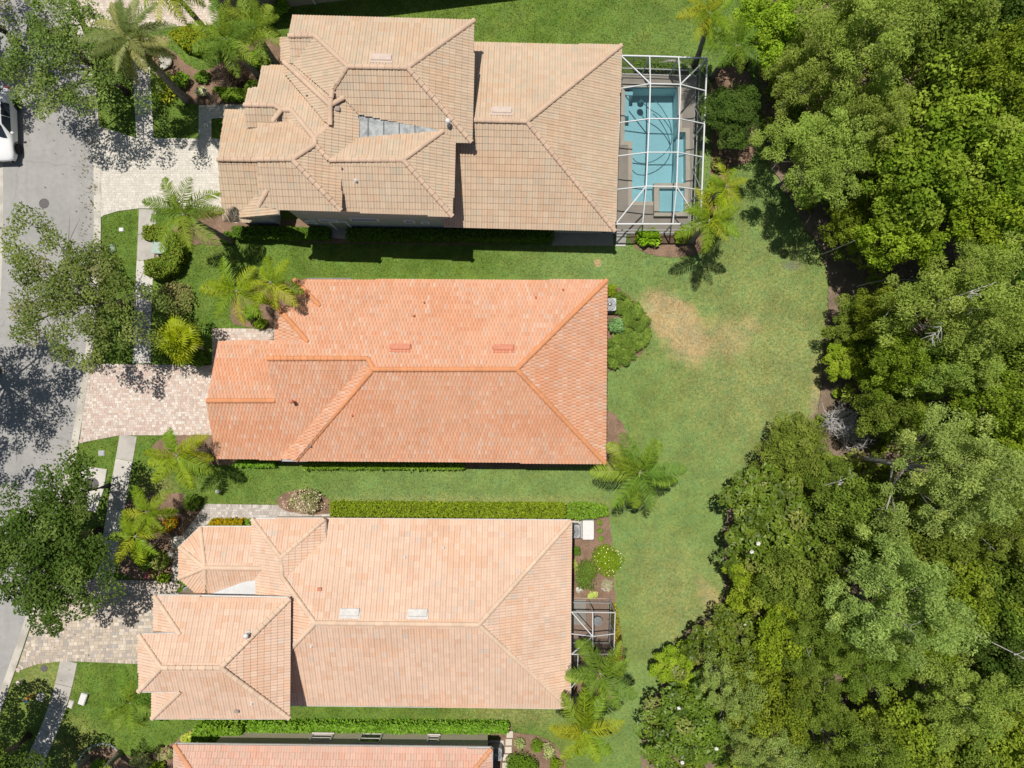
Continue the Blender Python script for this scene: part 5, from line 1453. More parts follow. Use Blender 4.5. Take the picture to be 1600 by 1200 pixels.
WD = 'trees of the wood behind the lawn'
T = [
 # px, py, r, h, kind, variant, flowers, label
 (1205, 50, 60, 4.6, 'lime', 0, 0, 'yellow-green round-leaved tree at the top edge of the wood by the lawn'),
 (1145, 178, 46, 2.6, 'deep', 0, 0, 'dark green oval tree right against the pool screen enclosure'),
 (1340, 48, 105, 8.6, 'feather', 0, 0, 'largest feathery pale green tree at the top of the wood'),
 (1268, 118, 66, 6.4, 'feather', 1, 0, 'feathery green tree between pool-side dark tree and upper wood'),
 (1372, 182, 58, 8.0, 'feather', 1, 0, 'right half of the feathery pair below the top of the wood'),
 (1284, 240, 72, 6.4, 'feather', 0, 0, 'left half of the feathery pair, overhanging the shaded lawn edge'),
 (1480, 225, 108, 7.5, 'broad', 0, 0, 'widest bright green broadleaf tree in the upper right wood'),
 (1430, 300, 72, 6.6, 'broad', 1, 0, 'bright green broadleaf tree below the feathery pair'),
 (1550, 130, 84, 8.0, 'broad', 1, 0, 'bright green tree at the right edge, level with the pool'),
 (1560, 275, 80, 7.6, 'broad', 0, 0, 'bright green tree at the right edge, level with pool spa'),
 (1470, 60, 76, 7.6, 'olive', 0, 0, 'olive green tree at the top edge beside the largest feathery tree'),
 (1570, 45, 64, 7.0, 'deep', 1, 0, 'dark tree in the upper right corner'),
 (1330, 350, 40, 3.0, 'broad', 1, 0, 'small bright green tree by the brown leaf-litter strip'),
 (1412, 366, 54, 5.8, 'lime', 1, 0, 'lime green tree above the dark gap in the wood'),
 (1530, 345, 70, 7.0, 'lime', 0, 0, 'brightest yellow-green tree near the right edge above the bare-branched one'),
 (1595, 380, 50, 6.5, 'deep', 0, 0, 'dark green tree at the right edge above the bare-branched feathery tree'),
 (1492, 484, 88, 9.0, 'feather', 2, 0, 'feathery tree with pale bare branches showing in its crown'),
 (1338, 505, 40, 2.6, 'olive', 1, 0, 'olive bush-like tree where the litter strip narrows'),
 (1378, 490, 40, 4.6, 'broad', 0, 0, 'small green tree left of the bare-branched feathery tree'),
 (1332, 560, 38, 2.4, 'lime', 1, 0, 'lime small tree on the lawn edge opposite the brown grass patch'),
 (1405, 570, 52, 6.4, 'broad', 1, 0, 'green tree directly below the bare-branched feathery tree'),
 (1480, 572, 60, 7.2, 'feather', 1, 0, 'feathery green tree in the middle right of the wood'),
 (1565, 545, 66, 8.0, 'olive', 0, 0, 'yellowish olive tree at the right edge, level with the orange house'),
 (1384, 640, 46, 4.6, 'olive', 1, 0, 'round dense olive tree right of the grey dead shrub'),
 (1445, 650, 36, 6.0, 'broad', 0, 0, 'narrow green tree above the big bluish feathery tree'),
 (1548, 630, 62, 7.2, 'broad', 1, 0, 'green tree at the right edge above the yellow-green one'),
 (1240, 708, 56, 3.2, 'olive', 0, 0, 'low olive tree jutting into the lawn above the white-flowered tree'),
 (1295, 745, 40, 3.6, 'olive', 1, 0, 'small olive tree between the low jutting tree and bluish tree'),
 (1478, 742, 96, 10.0, 'bluish', 0, 0, 'big rounded bluish-green feathery tree in the middle of the wood'),
 (1588, 700, 46, 6.6, 'lime', 0, 0, 'yellow-green tree on the right edge beside the big bluish tree'),
 (1205, 822, 80, 4.4, 'magnolia', 0, 3, 'glossy white-flowered tree bulging onto the lawn beside the peach house'),
 (1338, 812, 62, 6.2, 'olive', 0, 0, 'olive brown tree right of the glossy white-flowered tree'),
 (1425, 838, 66, 6.6, 'olive', 1, 0, 'olive tree between the two big bluish feathery trees'),
 (1545, 815, 68, 7.0, 'pine', 1, 0, 'thin olive pine at the right edge below the big bluish tree'),
 (1180, 912, 40, 3.4, 'lime', 1, 0, 'bright lime tree just below the glossy white-flowered tree'),
 (1248, 915, 56, 6.0, 'olive', 0, 0, 'olive tree left of the lower bluish feathery tree'),
 (1398, 935, 92, 10.0, 'bluish', 1, 0, 'lower big bluish feathery tree with a yellow patch'),
 (1502, 925, 58, 6.6, 'broad', 0, 0, 'dark green broadleaf tree right of the lower bluish tree'),
 (1580, 930, 60, 7.0, 'olive', 1, 0, 'olive tree at the right edge beside fallen bare branches'),
 (1290, 1000, 64, 8.2, 'pine', 0, 0, 'olive pine left below the lower bluish tree'),
 (1372, 1042, 60, 8.4, 'pine', 1, 0, 'olive pine directly below the lower bluish tree'),
 (1145, 1005, 60, 3.8, 'magnolia', 1, 1, 'mixed dark tree at the lawn edge above the small lime tree'),
 (1222, 985, 48, 6.0, 'lime', 0, 0, 'bright green tree left of the two olive pines'),
 (1058, 1042, 34, 2.4, 'lime', 1, 0, 'small lime tree standing out on the lawn edge'),
 (1078, 1138, 78, 4.0, 'magnolia', 0, 4, 'white-flowered dark glossy tree at the lower edge by the lawn'),
 (1150, 1085, 48, 6.4, 'bluish', 0, 0, 'small pale bluish tree right of the lower white-flowered tree'),
 (1205, 1085, 58, 6.4, 'broad', 1, 0, 'bright green tree left of the lower pines'),
 (1272, 1095, 58, 8.0, 'pine', 0, 0, 'yellowish olive pine near the middle of the lower wood'),
 (1195, 1180, 60, 6.8, 'bluish', 1, 0, 'pale bluish tree touching the lower edge'),
 (1318, 1175, 66, 7.6, 'pine', 1, 0, 'yellow-olive pine touching the lower edge'),
 (1408, 1160, 70, 6.4, 'broad', 0, 0, 'green broadleaf tree at the lower edge right of the pines'),
 (1490, 1085, 74, 7.4, 'feather', 2, 0, 'grey-green thin feathery tree in the lower right wood'),
 (1500, 1180, 66, 6.4, 'olive', 0, 0, 'olive tree at the lower edge near the right corner'),
 (1440, 1000, 46, 5.6, 'broad', 1, 0, 'low green tree between lower bluish tree and grey-green feathery one'),
 (1575, 1030, 62, 6.6, 'deep', 0, 0, 'dark tree at the right edge in the lower wood'),
 (1580, 1140, 72, 7.0, 'broad', 0, 0, 'bright tree in the lower right corner'),
 (1640, 220, 80, 7.4, 'broad', 1, 0, 'tree half outside the right edge, level with the pool'),
 (1640, 460, 80, 7.4, 'deep', 1, 0, 'tree half outside the right edge, level with upper brown grass'),
 (1640, 880, 80, 7.4, 'olive', 0, 0, 'tree half outside the right edge, level with white-flowered tree'),
]
for (px, py, rp, h, kind, var, fl, lab) in T:
    tree(kind, var, px, py, rp * 1.08, h, lab, {'feather': 'feathery_tree', 'bluish': 'feathery_tree', 'pine': 'pine_tree', 'magnolia': 'magnolia_tree'}.get(kind, 'broadleaf_tree'), WD, 'tree', flowers=fl)

# undergrowth of the wood
fp = np.array([tuple(W(*p).to_2d()) for p in FOREST])
r = np.random.default_rng(3)
c = np.stack([r.uniform(8, 38, 2600), r.uniform(-26, 26, 2600), r.uniform(.25, 1.9, 2600) ** 1.2], 1)
c = c[inside(c[:, :2], fp)]
gaps = [(1310, 662, 30), (1325, 680, 20), (1300, 425, 20), (1302, 465, 16), (1300, 380, 20), (1395, 410, 38), (1460, 392, 26), (1296, 500, 10), (1112, 950, 18), (1110, 930, 12)]
for gx, gy, gr in gaps:
    q = W(gx, gy); c = c[np.hypot(c[:, 0] - q.x, c[:, 1] - q.y) > gr / PPM]
V = leaves(c, r.uniform(.3, .75, len(c)), 62, .14, BRIGHT + [(2, (.10, .12, .025)), (1, (.13, .12, .05))], r, .6, .5, .4, (1, 1, .8), .8, .25, .2)
tag(link('undergrowth', npmesh('undergrowth', V[0], V[1], M['leaf'], V[2]), None), 'tangled green undergrowth covering the floor of the wood', 'undergrowth', kind='stuff')
# fallen leaves under the street oaks
r = np.random.default_rng(77)
fx = np.concatenate([np.column_stack([r.normal(*a, 260), r.normal(*b, 260)]) for a, b in (((150, 50), (150, 60)), ((150, 45), (500, 60)), ((110, 40), (860, 60)), ((70, 40), (1150, 40)), ((138, 8), (300, 120)), ((100, 20), (760, 60)))])
fw = np.array([tuple(W(*q)) for q in fx]); fw[:, 2] = .075
V = leaves(fw, .02, 1, .055, [(2, (.09, .07, .03)), (1, (.13, .11, .04)), (1, (.06, .06, .02))], r, 3.0, .5, .5, (1, 1, .2), .3, .2, .2)
tag(link('fallen_leaves', npmesh('fallen_leaves', V[0], V[1], M['leaf'], V[2]), None), 'fallen brown leaves scattered under the street oaks', 'leaves', kind='stuff')
# grey dead shrub and bare fallen branches
def dead(px, py, R, h, n, label, seed, flat=.6, name='dead_shrub', cat='shrub', rz=0, fine=True):
    r = np.random.default_rng(seed); t = empty(name, W(px, py), rz, label, cat)
    mb = MB()
    for i in range(n):
        a = r.random() * 6.28; L = R * r.uniform(.5, 1); e = Vector((math.cos(a) * L, math.sin(a) * L, h * r.uniform(.4, 1.1)))
        m = e * .5 + Vector((r.normal(0, .15), r.normal(0, .15), .15)); mb.tube([(0, 0, .05), m, e], [.035, .025, .01], 4)
        for _ in range(9 if fine else 3):
            q = Vector(m).lerp(e, r.random()); e2 = q + Vector((r.normal(0, .3), r.normal(0, .3), r.normal(.05, .15))); mb.tube([q, (q + e2) / 2 + Vector((0, 0, .04)), e2], [.014, .012, .006], 3)
    mb.build('branches', M['twig'], t); return t
dead(1296, 656, 1.1, 2.2, 34, 'grey leafless dead shrub at the lawn edge', 2)
dead(1316, 676, 1.0, 2.2, 28, 'grey dead shrub just right of the first one', 4)
def snag(px, py, ang, L, h, label, seed):
    r = np.random.default_rng(seed); p = W(px, py, h); t = empty('bare_branch', (p.x, p.y, 0), ang, label, 'branch', 'bare pale branches showing in the wood')
    mb = MB(); pts = [(0, 0, 0), (.1, 0, h * .8), (L * .4, .1, h), (L, -.1, h * 1.05)]
    mb.tube(pts, [.035, .028, .02, .008], 6)
    for i in range(12):
        q = Vector((L * r.uniform(.2, .95), 0, h)); e = q + Vector((r.uniform(.1, .6), r.choice((-1, 1)) * r.uniform(.1, .5), r.uniform(-.1, .2))); mb.tube([q, q.lerp(e, .5) + Vector((0, 0, .06)), e], [.014, .01, .005], 4)
    mb.build('branch', M['twig'], t)
for i, a in enumerate([(1500, 470, .6, 1.6, 11.2, 'pale bare branch in the middle of the bare-branched feathery tree'), (1478, 498, 4.1, 1.3, 10.8, 'pale bare branch on the left of the bare-branched feathery tree'),
     (1345, 372, .35, 2.4, 5.0, 'long pale bare branch above the dark gap in the wood'), (1365, 440, .05, 3.0, 2.2, 'bare fallen branch lying in the dark gap'), (1560, 1010, -.5, 3.5, 8.6, 'long pale bare branch in the lower right wood'),
     (1300, 765, .7, 1.6, 5.6, 'yellowish bare branch below the small olive tree'), (1540, 150, .4, 1.8, 9.6, 'pale bare branch in the bright tree at the upper right edge')]): snag(*a, 20 + i)

# ------------------------------------------------------------------ palms
PG = [(.10, .16, .018), (.15, .20, .022), (.20, .23, .03), (.08, .13, .02)]
def frond_mesh(seed, L=2.5, n=46, wid=.62, droop=1.0, col=(.13, .18, .022), plume=.35):
    r = np.random.default_rng(seed)
    def rach(t): return np.array([L * (t - .10 * t * t), 0, L * (.42 * t - .62 * droop * t * t)])
    V = []; F = []; T = []
    def quad(p, c):
        o = len(V); V.extend(p); F.append([o, o + 1, o + 2, o + 3]); T.extend([c] * 4)
    side = r.normal(0, .05)
    for i in range(10):
        a, b = rach(i / 10), rach((i + 1) / 10); w0 = .035 * (1 - i / 11); w1 = .035 * (1 - (i + 1) / 11)
        cc = np.array(col) * 1.35
        quad([a + [0, -w0, 0], a + [0, w0, 0], b + [0, w1, 0], b + [0, -w1, 0]], cc)
        quad([a + [0, 0, -w0], a + [0, 0, w0], b + [0, 0, w1], b + [0, 0, -w1]], cc)
    for i in range(n):
        t = .12 + .88 * (i + r.random() * .6) / n; p = rach(t); d = rach(min(1, t + .02)) - rach(t - .02); d /= np.linalg.norm(d)
        ln = wid * (math.sin(math.pi * min(1, .18 + t * .80)) ** .7) * r.uniform(.85, 1.1)
        for s in (-1, 1):
            up = r.normal(.12, plume)
            o = np.array([0, s, 0]) * .85 + d * .55 + np.array([0, 0, up]); o /= np.linalg.norm(o)
            m = p + o * ln * .55; e = p + o * ln + np.array([0, 0, -ln * .32])
            w = np.cross(o, [0, 0, 1.]); w /= np.linalg.norm(w); w = w * .021
            c = np.array(col) * r.uniform(.8, 1.25)
            quad([p - w * .6, p + w * .6, m + w, m - w], c); quad([m - w, m + w, e + w * .1, e - w * .1], c)
    return npmesh('frond', np.array(V), np.array(F), M['palm_leaf'], np.array(T))
FR = {}
def frond_set(style):
    if style not in FR:
        if style == 'yellow': FR[style] = [frond_mesh(i, 2.3, 42, .60, 1.1, c) for i, c in enumerate([(.165, .21, .02), (.135, .19, .02), (.115, .17, .02), (.20, .22, .025)])]
        elif style == 'green': FR[style] = [frond_mesh(i + 10, 2.6, 46, .66, 1.05, c) for i, c in enumerate([(.10, .155, .022), (.125, .18, .026), (.155, .20, .03), (.085, .14, .025)])]
        elif style == 'grey': FR[style] = [frond_mesh(i + 20, 2.7, 60, .50, .95, c, .2) for i, c in enumerate([(.14, .165, .06), (.17, .185, .075), (.12, .15, .05), (.20, .20, .08)])]
        elif style == 'fan': FR[style] = [fan_mesh(i) for i in range(3)]
    return FR[style]
def fan_mesh(seed):
    r = np.random.default_rng(seed + 60); V = []; F = []; T = []
    def quad(p, c):
        o = len(V); V.extend(p); F.append([o, o + 1, o + 2, o + 3]); T.extend([c] * 4)
    base = np.array([.75, 0, .35]); cc = np.array((.22, .25, .03))
    quad([np.array([0, -.02, 0]), np.array([0, .02, 0]), base + [0, .015, 0], base - [0, .015, 0]], cc)
    for k in range(15):
        a = -1.5 + 3.0 * k / 14; d = np.array([math.cos(a), math.sin(a), .1]); L = .85 * (1 - .12 * abs(a)) * r.uniform(.9, 1.1)
        w = np.array([-math.sin(a), math.cos(a), 0]) * .055; m = base + d * L * .6; e = base + d * L + [0, 0, -.22]
        c = np.array((.20, .235, .02)) * r.uniform(.8, 1.2)
        quad([base - w * .3, base + w * .3, m + w + [0, 0, .02], m - w], c); quad([m - w, m + w + [0, 0, .02], e + w * .1, e - w * .1], c)
    return npmesh('frond', np.array(V), np.array(F), M['palm_leaf'], np.array(T))
def dead_set():
    if 'dead' not in FR: FR['dead'] = [frond_mesh(40 + i, 2.1, 34, .45, 1.4, c, .5) for i, c in enumerate([(.14, .10, .05), (.18, .13, .06)])]
    return FR['dead']
def palm(base, top, h, style, n, scale, label, seed, lean=0, name='palm_tree', tr=.14, group='garden palms', elev=(-.45, .85)):
    """base: ground pixel; top: pixel of the crown's heart at height h"""
    r = random.Random(seed); b = W(*base); c = W(*top, h)
    t = empty(name, b, 0, label, 'palm', group)
    d = c - b
    mb = MB(); pts = []; rad = []
    for i in range(13):
        u = i / 12; pts.append((d.x * u ** 1.4, d.y * u ** 1.4, h * u)); rad.append(tr * (1.35 - .55 * u) * (1.06 if i % 2 else .97) * (1.25 if i == 0 else 1))
    pts.append((d.x, d.y, h + .1)); rad.append(tr * .5)
    mb.tube(pts, rad, 9); mb.build('trunk', M['palm_bark'], t, True)
    fs = frond_set(style)
    for i in range(n):
        o = bpy.data.objects.new('frond', r.choice(fs)); COL.objects.link(o); o.parent = t
        o.location = (d.x, d.y, h)
        u = (i + .5) / n
        el = elev[0] + (elev[1] - elev[0]) * u + r.uniform(-.12, .12)
        o.rotation_euler = (r.uniform(-.35, .35), -el, i * 2.39996 + r.uniform(-.25, .25))
        k = scale * r.uniform(.85, 1.12) * (.8 + .2 * (1 - abs(u - .45))); o.scale = (k, k, k)
    if style != 'fan':
        for k_ in range(2):
            o = bpy.data.objects.new('frond', r.choice(dead_set())); COL.objects.link(o); o.parent = t; o.location = (d.x, d.y, h - .1)
            o.rotation_euler = (r.uniform(-.5, .5), .9 + r.uniform(-.2, .25), r.uniform(0, 6.28)); k = scale * r.uniform(.6, .85); o.scale = (k, k, k)
            o['label'] = 'brown hanging dead frond'
    return t
palm((292, 156), (205, 62), 7.0, 'grey', 22, 1.0, 'tall grey-green date palm above the cream driveway', 1, tr=.19)
palm((330, 56), (262, -22), 6.4, 'yellow', 15, 1.0, 'tall yellowish palm at the top edge over the peach driveway', 2)
palm((406, 122), (352, 62), 5.2, 'green', 12, .92, 'green palm with crown left of the beige-roofed house', 3)
palm((432, 100), (398, 44), 4.8, 'green', 12, .80, 'smaller green palm nearest the top corner of the beige roof', 4)
palm((362, 377), (287, 335), 6.0, 'green', 12, .95, 'green palm over the edge of the cream driveway and transformer', 5)
palm((430, 476), (370, 455), 5.6, 'yellow', 10, .95, 'left of the two yellow-green palms before the orange-roofed house', 6)
palm((468, 462), (424, 442), 5.2, 'yellow', 9, .9, 'right of the two yellow-green palms touching the orange roof', 7)
palm((318, 545), (286, 533), 2.2, 'fan', 22, 1.05, 'low yellow fan palm at the corner of the pink driveway', 8, tr=.09, elev=(-.1, 1.2))
palm((325, 706), (277, 712), 4.0, 'yellow', 10, 1.0, 'yellow-green palm below the pink driveway', 9)
palm((283, 797), (230, 800), 4.0, 'yellow', 9, .8, 'upper of the two yellow palms beside the dense street oak', 10)
palm((262, 822), (212, 838), 3.7, 'yellow', 8, .88, 'lower of the two yellow palms beside the dense street oak', 11)
palm((975, 712), (1000, 738), 5.0, 'green', 12, 1.1, 'big green palm on the lawn behind the orange-roofed house', 12, tr=.17)
palm((1078, 378), (1108, 345), 5.0, 'yellow', 11, .95, 'yellow-green palm below the pool screen enclosure', 13)
palm((1100, 322), (1134, 292), 4.0, 'yellow', 10, .70, 'smaller yellow-green palm right of the pool screen enclosure', 14)
palm((925, 1015), (938, 1052), 4.6, 'green', 12, 1.0, 'upper palm beside the screened porch', 15)
palm((897, 1082), (913, 1140), 5.2, 'yellow', 12, 1.08, 'lower palm by the corner of the peach roof', 16)
palm((222, 1085), (205, 1098), 2.4, 'green', 13, .84, 'short green palm on the lawn left of the peach-roofed house', 17, tr=.11)
palm((1085, 102), (1108, 22), 5.6, 'yellow', 13, .80, 'palm at the top edge above the pool screen enclosure', 18)
palm((1112, 122), (1150, 72), 5.0, 'green', 12, .76, 'palm at the top between the pool and the wood', 19)
palm((188, 1176), (122, 1250), 5.6, 'green', 13, .85, 'palm cut off by the lower edge near the sidewalk', 20)
palm((140, 1182), (70, 1262), 5.0, 'green', 12, .7, 'second palm cut off by the lower edge, nearest the sidewalk', 21)

# ------------------------------------------------------------------ hedges and shrubs
def hedge(px, h, cols, label, dens=330, size=.075, name='hedge', mat='leaf', seed=1, group='clipped hedges', cat='hedge'):
    """hedge over a ground polygon: leaf-sized faces on a clipped body of stems"""
    r = np.random.default_rng(seed); w = [W(*p) for p in px]; c0 = sum(w, Vector()) / len(w)
    poly = np.array([((p - c0).x, (p - c0).y) for p in w]); lo = poly.min(0); hi = poly.max(0)
    t = empty(name, c0, 0, label, cat, group)
    mb = MB(); mb.prism([(x * .94, y * .86) for x, y in poly], 0, h * .86); M.setdefault('hedge_core', simple('hedge_stems', (.035, .05, .014), .95, .1, .3, 12)); mb.build('stems', M['hedge_core'], t)
    area = (hi - lo).prod(); n = int(area * dens * 1.3)
    P = r.uniform(lo, hi, (n, 2)); P = P[inside(P, poly)]
    top = np.column_stack([P, h * (.9 + .13 * r.random(len(P)) + .05 * np.sin(P[:, 0] * 2.1) * np.sin(P[:, 1] * 3 + P[:, 0]))])
    sd = []
    for i in range(len(poly)):
        a, b = poly[i], poly[(i + 1) % len(poly)]; L = np.linalg.norm(b - a); k = int(L * h * dens * .8)
        u = r.random((k, 1)); q = a + (b - a) * u + r.normal(0, .05, (k, 2)); sd.append(np.column_stack([q, r.random(k) * h]))
    C = np.concatenate([top] + sd)
    V = leaves(C, .03, 1, size, cols, r, .8, .55, .5, (1, 1, 1), .9, .2, .2)
    o = link('foliage', npmesh('foliage', V[0], V[1], M[mat], V[2]), None, t); return t
HG = [(3, (.095, .14, .014)), (3, (.12, .16, .018)), (1.5, (.07, .11, .012)), (1, (.16, .18, .03))]
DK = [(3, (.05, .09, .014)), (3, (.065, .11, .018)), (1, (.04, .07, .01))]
GN = [(3, (.08, .14, .016)), (3, (.10, .165, .022)), (1.5, (.06, .11, .014)), (1, (.14, .19, .05))]
hedge([(522, 784), (880, 786), (880, 805), (522, 802)], .85, HG, 'long clipped olive green hedge along the peach-roofed house', seed=1)
hedge([(888, 787), (910, 785), (945, 790), (947, 801), (920, 806), (886, 806)], .8, GN, 'short rounded hedge at the end of the long olive hedge', seed=2)
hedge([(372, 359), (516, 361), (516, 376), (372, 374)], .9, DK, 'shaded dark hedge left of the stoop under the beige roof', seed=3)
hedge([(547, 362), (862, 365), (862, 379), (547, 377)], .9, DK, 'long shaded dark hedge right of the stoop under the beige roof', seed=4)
hedge([(478, 722), (725, 724), (725, 731), (478, 730)], .6, GN, 'thin low hedge against the orange-roofed house', seed=5)
hedge([(372, 720), (432, 720), (432, 727), (372, 727)], .6, GN, 'short low hedge beside the pink driveway house corner', seed=6)
hedge([(318, 1124), (386, 1124), (386, 1141), (312, 1144)], 1.2, GN, 'tall dense hedge block near the corner of salmon roof', 260, .11, seed=7)
hedge([(392, 1124), (793, 1126), (793, 1136), (392, 1135)], .8, GN, 'long leafy hedge along the salmon-roofed house', 260, .10, seed=8)
hedge([(338, 811), (384, 811), (384, 824), (326, 824)], .7, [(2, (.20, .12, .012)), (2, (.11, .12, .012)), (1.5, (.07, .10, .012)), (1, (.26, .13, .015))], 'clipped red and green croton hedge at the peach house entry', 330, .09, seed=9)
hedge([(384, 811), (393, 811), (393, 822), (384, 822)], .4, GN, 'small green hedge end beside the croton hedge', seed=10)
hedge([(744, 76), (806, 76), (806, 90), (744, 90)], .8, HG, 'bright clipped hedge above the beige roof, left one', seed=11)
hedge([(824, 77), (872, 78), (872, 92), (824, 92)], .8, HG, 'bright clipped hedge above the beige roof, middle one', seed=12)
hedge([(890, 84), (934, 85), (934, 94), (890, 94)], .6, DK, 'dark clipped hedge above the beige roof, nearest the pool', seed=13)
hedge([(992, 102), (1065, 105), (1075, 112), (990, 112)], .5, GN, 'low ragged hedge along the top of the pool enclosure', 260, seed=14)
hedge([(272, 58), (306, 48), (330, 56), (344, 74), (318, 88), (292, 80)], .75, [(2, (.12, .15, .016)), (2, (.09, .13, .016)), (1, (.2, .13, .02))], 'rounded hedge at the end of peach driveway', seed=15)
hedge([(238, 360), (262, 358), (285, 372), (296, 395), (285, 425), (258, 438), (240, 432), (240, 412), (266, 408), (274, 392), (262, 378), (238, 378)], 1.15, [(3, (.09, .125, .02)), (2, (.07, .105, .016)), (1, (.15, .13, .03))], 'curved hedge wrapped around the pale green transformer', seed=16)
hedge([(340, 142), (400, 146), (400, 160), (352, 158)], .6, GN, 'low green hedge by the front walk of the beige-roofed house', seed=17)
hedge([(953, 944), (960, 944), (968, 1000), (960, 1004)], .5, [(2, (.13, .15, .02)), (1, (.2, .13, .03))], 'narrow row of low shrubs right of the screened porch', seed=18)

def shrub(px, py, rx, ry, h, cols, label, per=900, size=.08, mat='leaf', seed=1, name='shrub', group='garden shrubs', lumps=9, flowers=None, aspect=.5):
    r = np.random.default_rng(seed); p = W(px, py); t = empty(name, p, 0, label, 'shrub', group)
    rx /= PPM; ry /= PPM
    a = r.random(lumps) * 6.28; q = r.random(lumps) ** .5 * .55
    c = np.column_stack([np.cos(a) * q * rx, np.sin(a) * q * ry, h * r.uniform(.35, .6, lumps)])
    rr_ = min(rx, ry) * r.uniform(.5, .68, lumps)
    V = leaves(c, rr_, max(20, per // lumps), size, cols, r, .6, aspect, .55, (1, 1, min(1.2, h * .55 / max(.1, rr_.mean()))), .8, .15, .22)
    if flowers:
        k = flowers[0]; b = r.random(k) * 6.28; s = r.random(k) ** .5 * .95
        fc = np.column_stack([np.cos(b) * s * rx, np.sin(b) * s * ry, np.full(k, h * .9) + .12 * h - .3 * h * s ** 2])
        F2 = leaves(fc, .02, 3, flowers[2], [(1, flowers[1])], r, 1.5, .7, .5, (1, 1, 1), .4, .05, .05); V = join([V, F2])
    o = link('foliage', npmesh('foliage', V[0], V[1], M[mat], V[2]), None, t)
    mb = MB()
    for i in range(5):
        e = c[i % lumps]; mb.tube([(0, 0, 0), (e[0] * .5, e[1] * .5, e[2] * .5), tuple(e)], [.03, .022, .008], 5)
    mb.build('stems', M['bark'], t)
shrub(947, 872, 24, 30, 1.0, [(3, (.085, .125, .012)), (2, (.105, .145, .016)), (1, (.065, .10, .012))], 'bright green round shrub dotted with white flowers', 2600, .07, seed=1, lumps=16, flowers=(34, (.45, .43, .28), .032))
shrub(915, 895, 20, 26, .9, [(3, (.06, .10, .02)), (2, (.08, .12, .022))], 'dark green oval shrub beside the white-dotted shrub', 2000, .06, seed=2, lumps=14)
shrub(900, 858, 7, 11, .8, DK, 'small dark shrub below the peach house air conditioner', 400, .06, seed=22)
shrub(953, 455, 11, 12, .9, HG, 'small clipped ball shrub at the corner of orange roof', 900, .06, seed=3)
shrub(961, 510, 13, 12, .9, [(3, (.10, .17, .07)), (2, (.13, .20, .09)), (1, (.07, .13, .04))], 'pale grey-green shrub in the juniper bed', 800, .08, seed=4)
shrub(815, 1192, 28, 24, 1.1, [(3, (.055, .10, .014)), (2, (.075, .125, .016))], 'large dark green ball shrub beside the stepping stones', 3200, .065, seed=5, lumps=16)
shrub(868, 1188, 11, 13, .7, HG, 'small olive ball shrub right of the large ball shrub', 800, .06, seed=6)
shrub(838, 1160, 11, 11, .6, GN, 'spiky green shrub above the large ball shrub', 500, .13, seed=7, aspect=.2)
shrub(812, 1160, 10, 12, .5, [(2, (.20, .22, .10)), (1, (.13, .16, .06))], 'thin pale shrub left of the spiky green one', 260, .13, seed=8, aspect=.18)
shrub(856, 1168, 10, 16, .5, [(2, (.22, .24, .11)), (1, (.14, .17, .06))], 'pale variegated shrub right of the spiky green one', 300, .12, seed=9, aspect=.2)
shrub(478, 782, 38, 20, .9, [(3, (.10, .13, .04)), (2, (.20, .15, .12)), (2, (.30, .26, .2)), (1, (.12, .11, .05))], 'pinkish white flowering bush by the grey paver path', 2600, .07, seed=10, lumps=18, flowers=(60, (.36, .31, .27), .04))
shrub(1008, 374, 24, 16, .9, [(3, (.12, .19, .018)), (2, (.16, .23, .025))], 'bright green leafy shrub under the pool enclosure corner', 1100, .13, seed=11, lumps=12)
shrub(1062, 372, 18, 13, .9, [(3, (.12, .17, .02)), (2, (.15, .19, .03)), (1, (.10, .07, .04))], 'yellow-green shrub between the leafy shrub and palm', 900, .12, seed=12, lumps=10)
shrub(1112, 300, 16, 24, 1.1, [(3, (.13, .17, .018)), (2, (.17, .20, .025))], 'yellow-green shrub right of the pool spa', 1200, .12, seed=13, lumps=10)
shrub(1120, 258, 12, 12, .9, [(3, (.12, .14, .03)), (2, (.15, .15, .05))], 'small olive shrub right of the pool enclosure', 600, .10, seed=14)
shrub(290, 128, 14, 12, .7, GN, 'green shrub left of the beige house bed', 600, .09, seed=15)
shrub(318, 122, 14, 10, .6, [(3, (.07, .12, .02)), (2, (.09, .15, .02))], 'low green shrub in front of the beige house', 600, .09, seed=16)
shrub(414, 100, 20, 18, 1.2, GN, 'bright green leafy shrub at the beige house corner', 1300, .12, seed=17, lumps=12)
shrub(398, 140, 12, 12, .8, GN, 'green round shrub beside the low front hedge', 600, .1, seed=18)
shrub(375, 122, 18, 14, .5, [(3, (.10, .06, .045)), (2, (.14, .09, .07)), (1, (.08, .09, .03))], 'dark reddish shrub below the smaller green palms', 700, .1, seed=19)
shrub(318, 148, 10, 9, .8, [(3, (.30, .30, .20)), (2, (.20, .22, .12))], 'pale whitish shrub beside the front walk', 500, .08, seed=20)
shrub(262, 138, 22, 26, .6, [(3, (.09, .14, .018)), (2, (.12, .16, .02)), (1, (.22, .20, .03))], 'mixed yellow-green shrub under the tall date palm', 1500, .10, seed=21, lumps=14)
shrub(445, 20, 16, 12, 1.4, GN, 'bright shrub at the top corner of the beige roof', 900, .12, seed=23)
shrub(420, 32, 16, 12, 1.4, DK, 'dark shrub against the brown-grey wall', 900, .12, seed=24)
shrub(392, 490, 16, 14, .7, GN, 'green shrub under the left yellow palm', 700, .10, seed=25)
shrub(410, 506, 14, 8, .6, [(3, (.12, .17, .02))], 'low green shrub against the paved entry strip', 500, .10, seed=26)
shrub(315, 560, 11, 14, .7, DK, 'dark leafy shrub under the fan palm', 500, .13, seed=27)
shrub(262, 545, 18, 22, .7, DK, 'shaded green shrub left of the fan palm', 900, .10, seed=28)
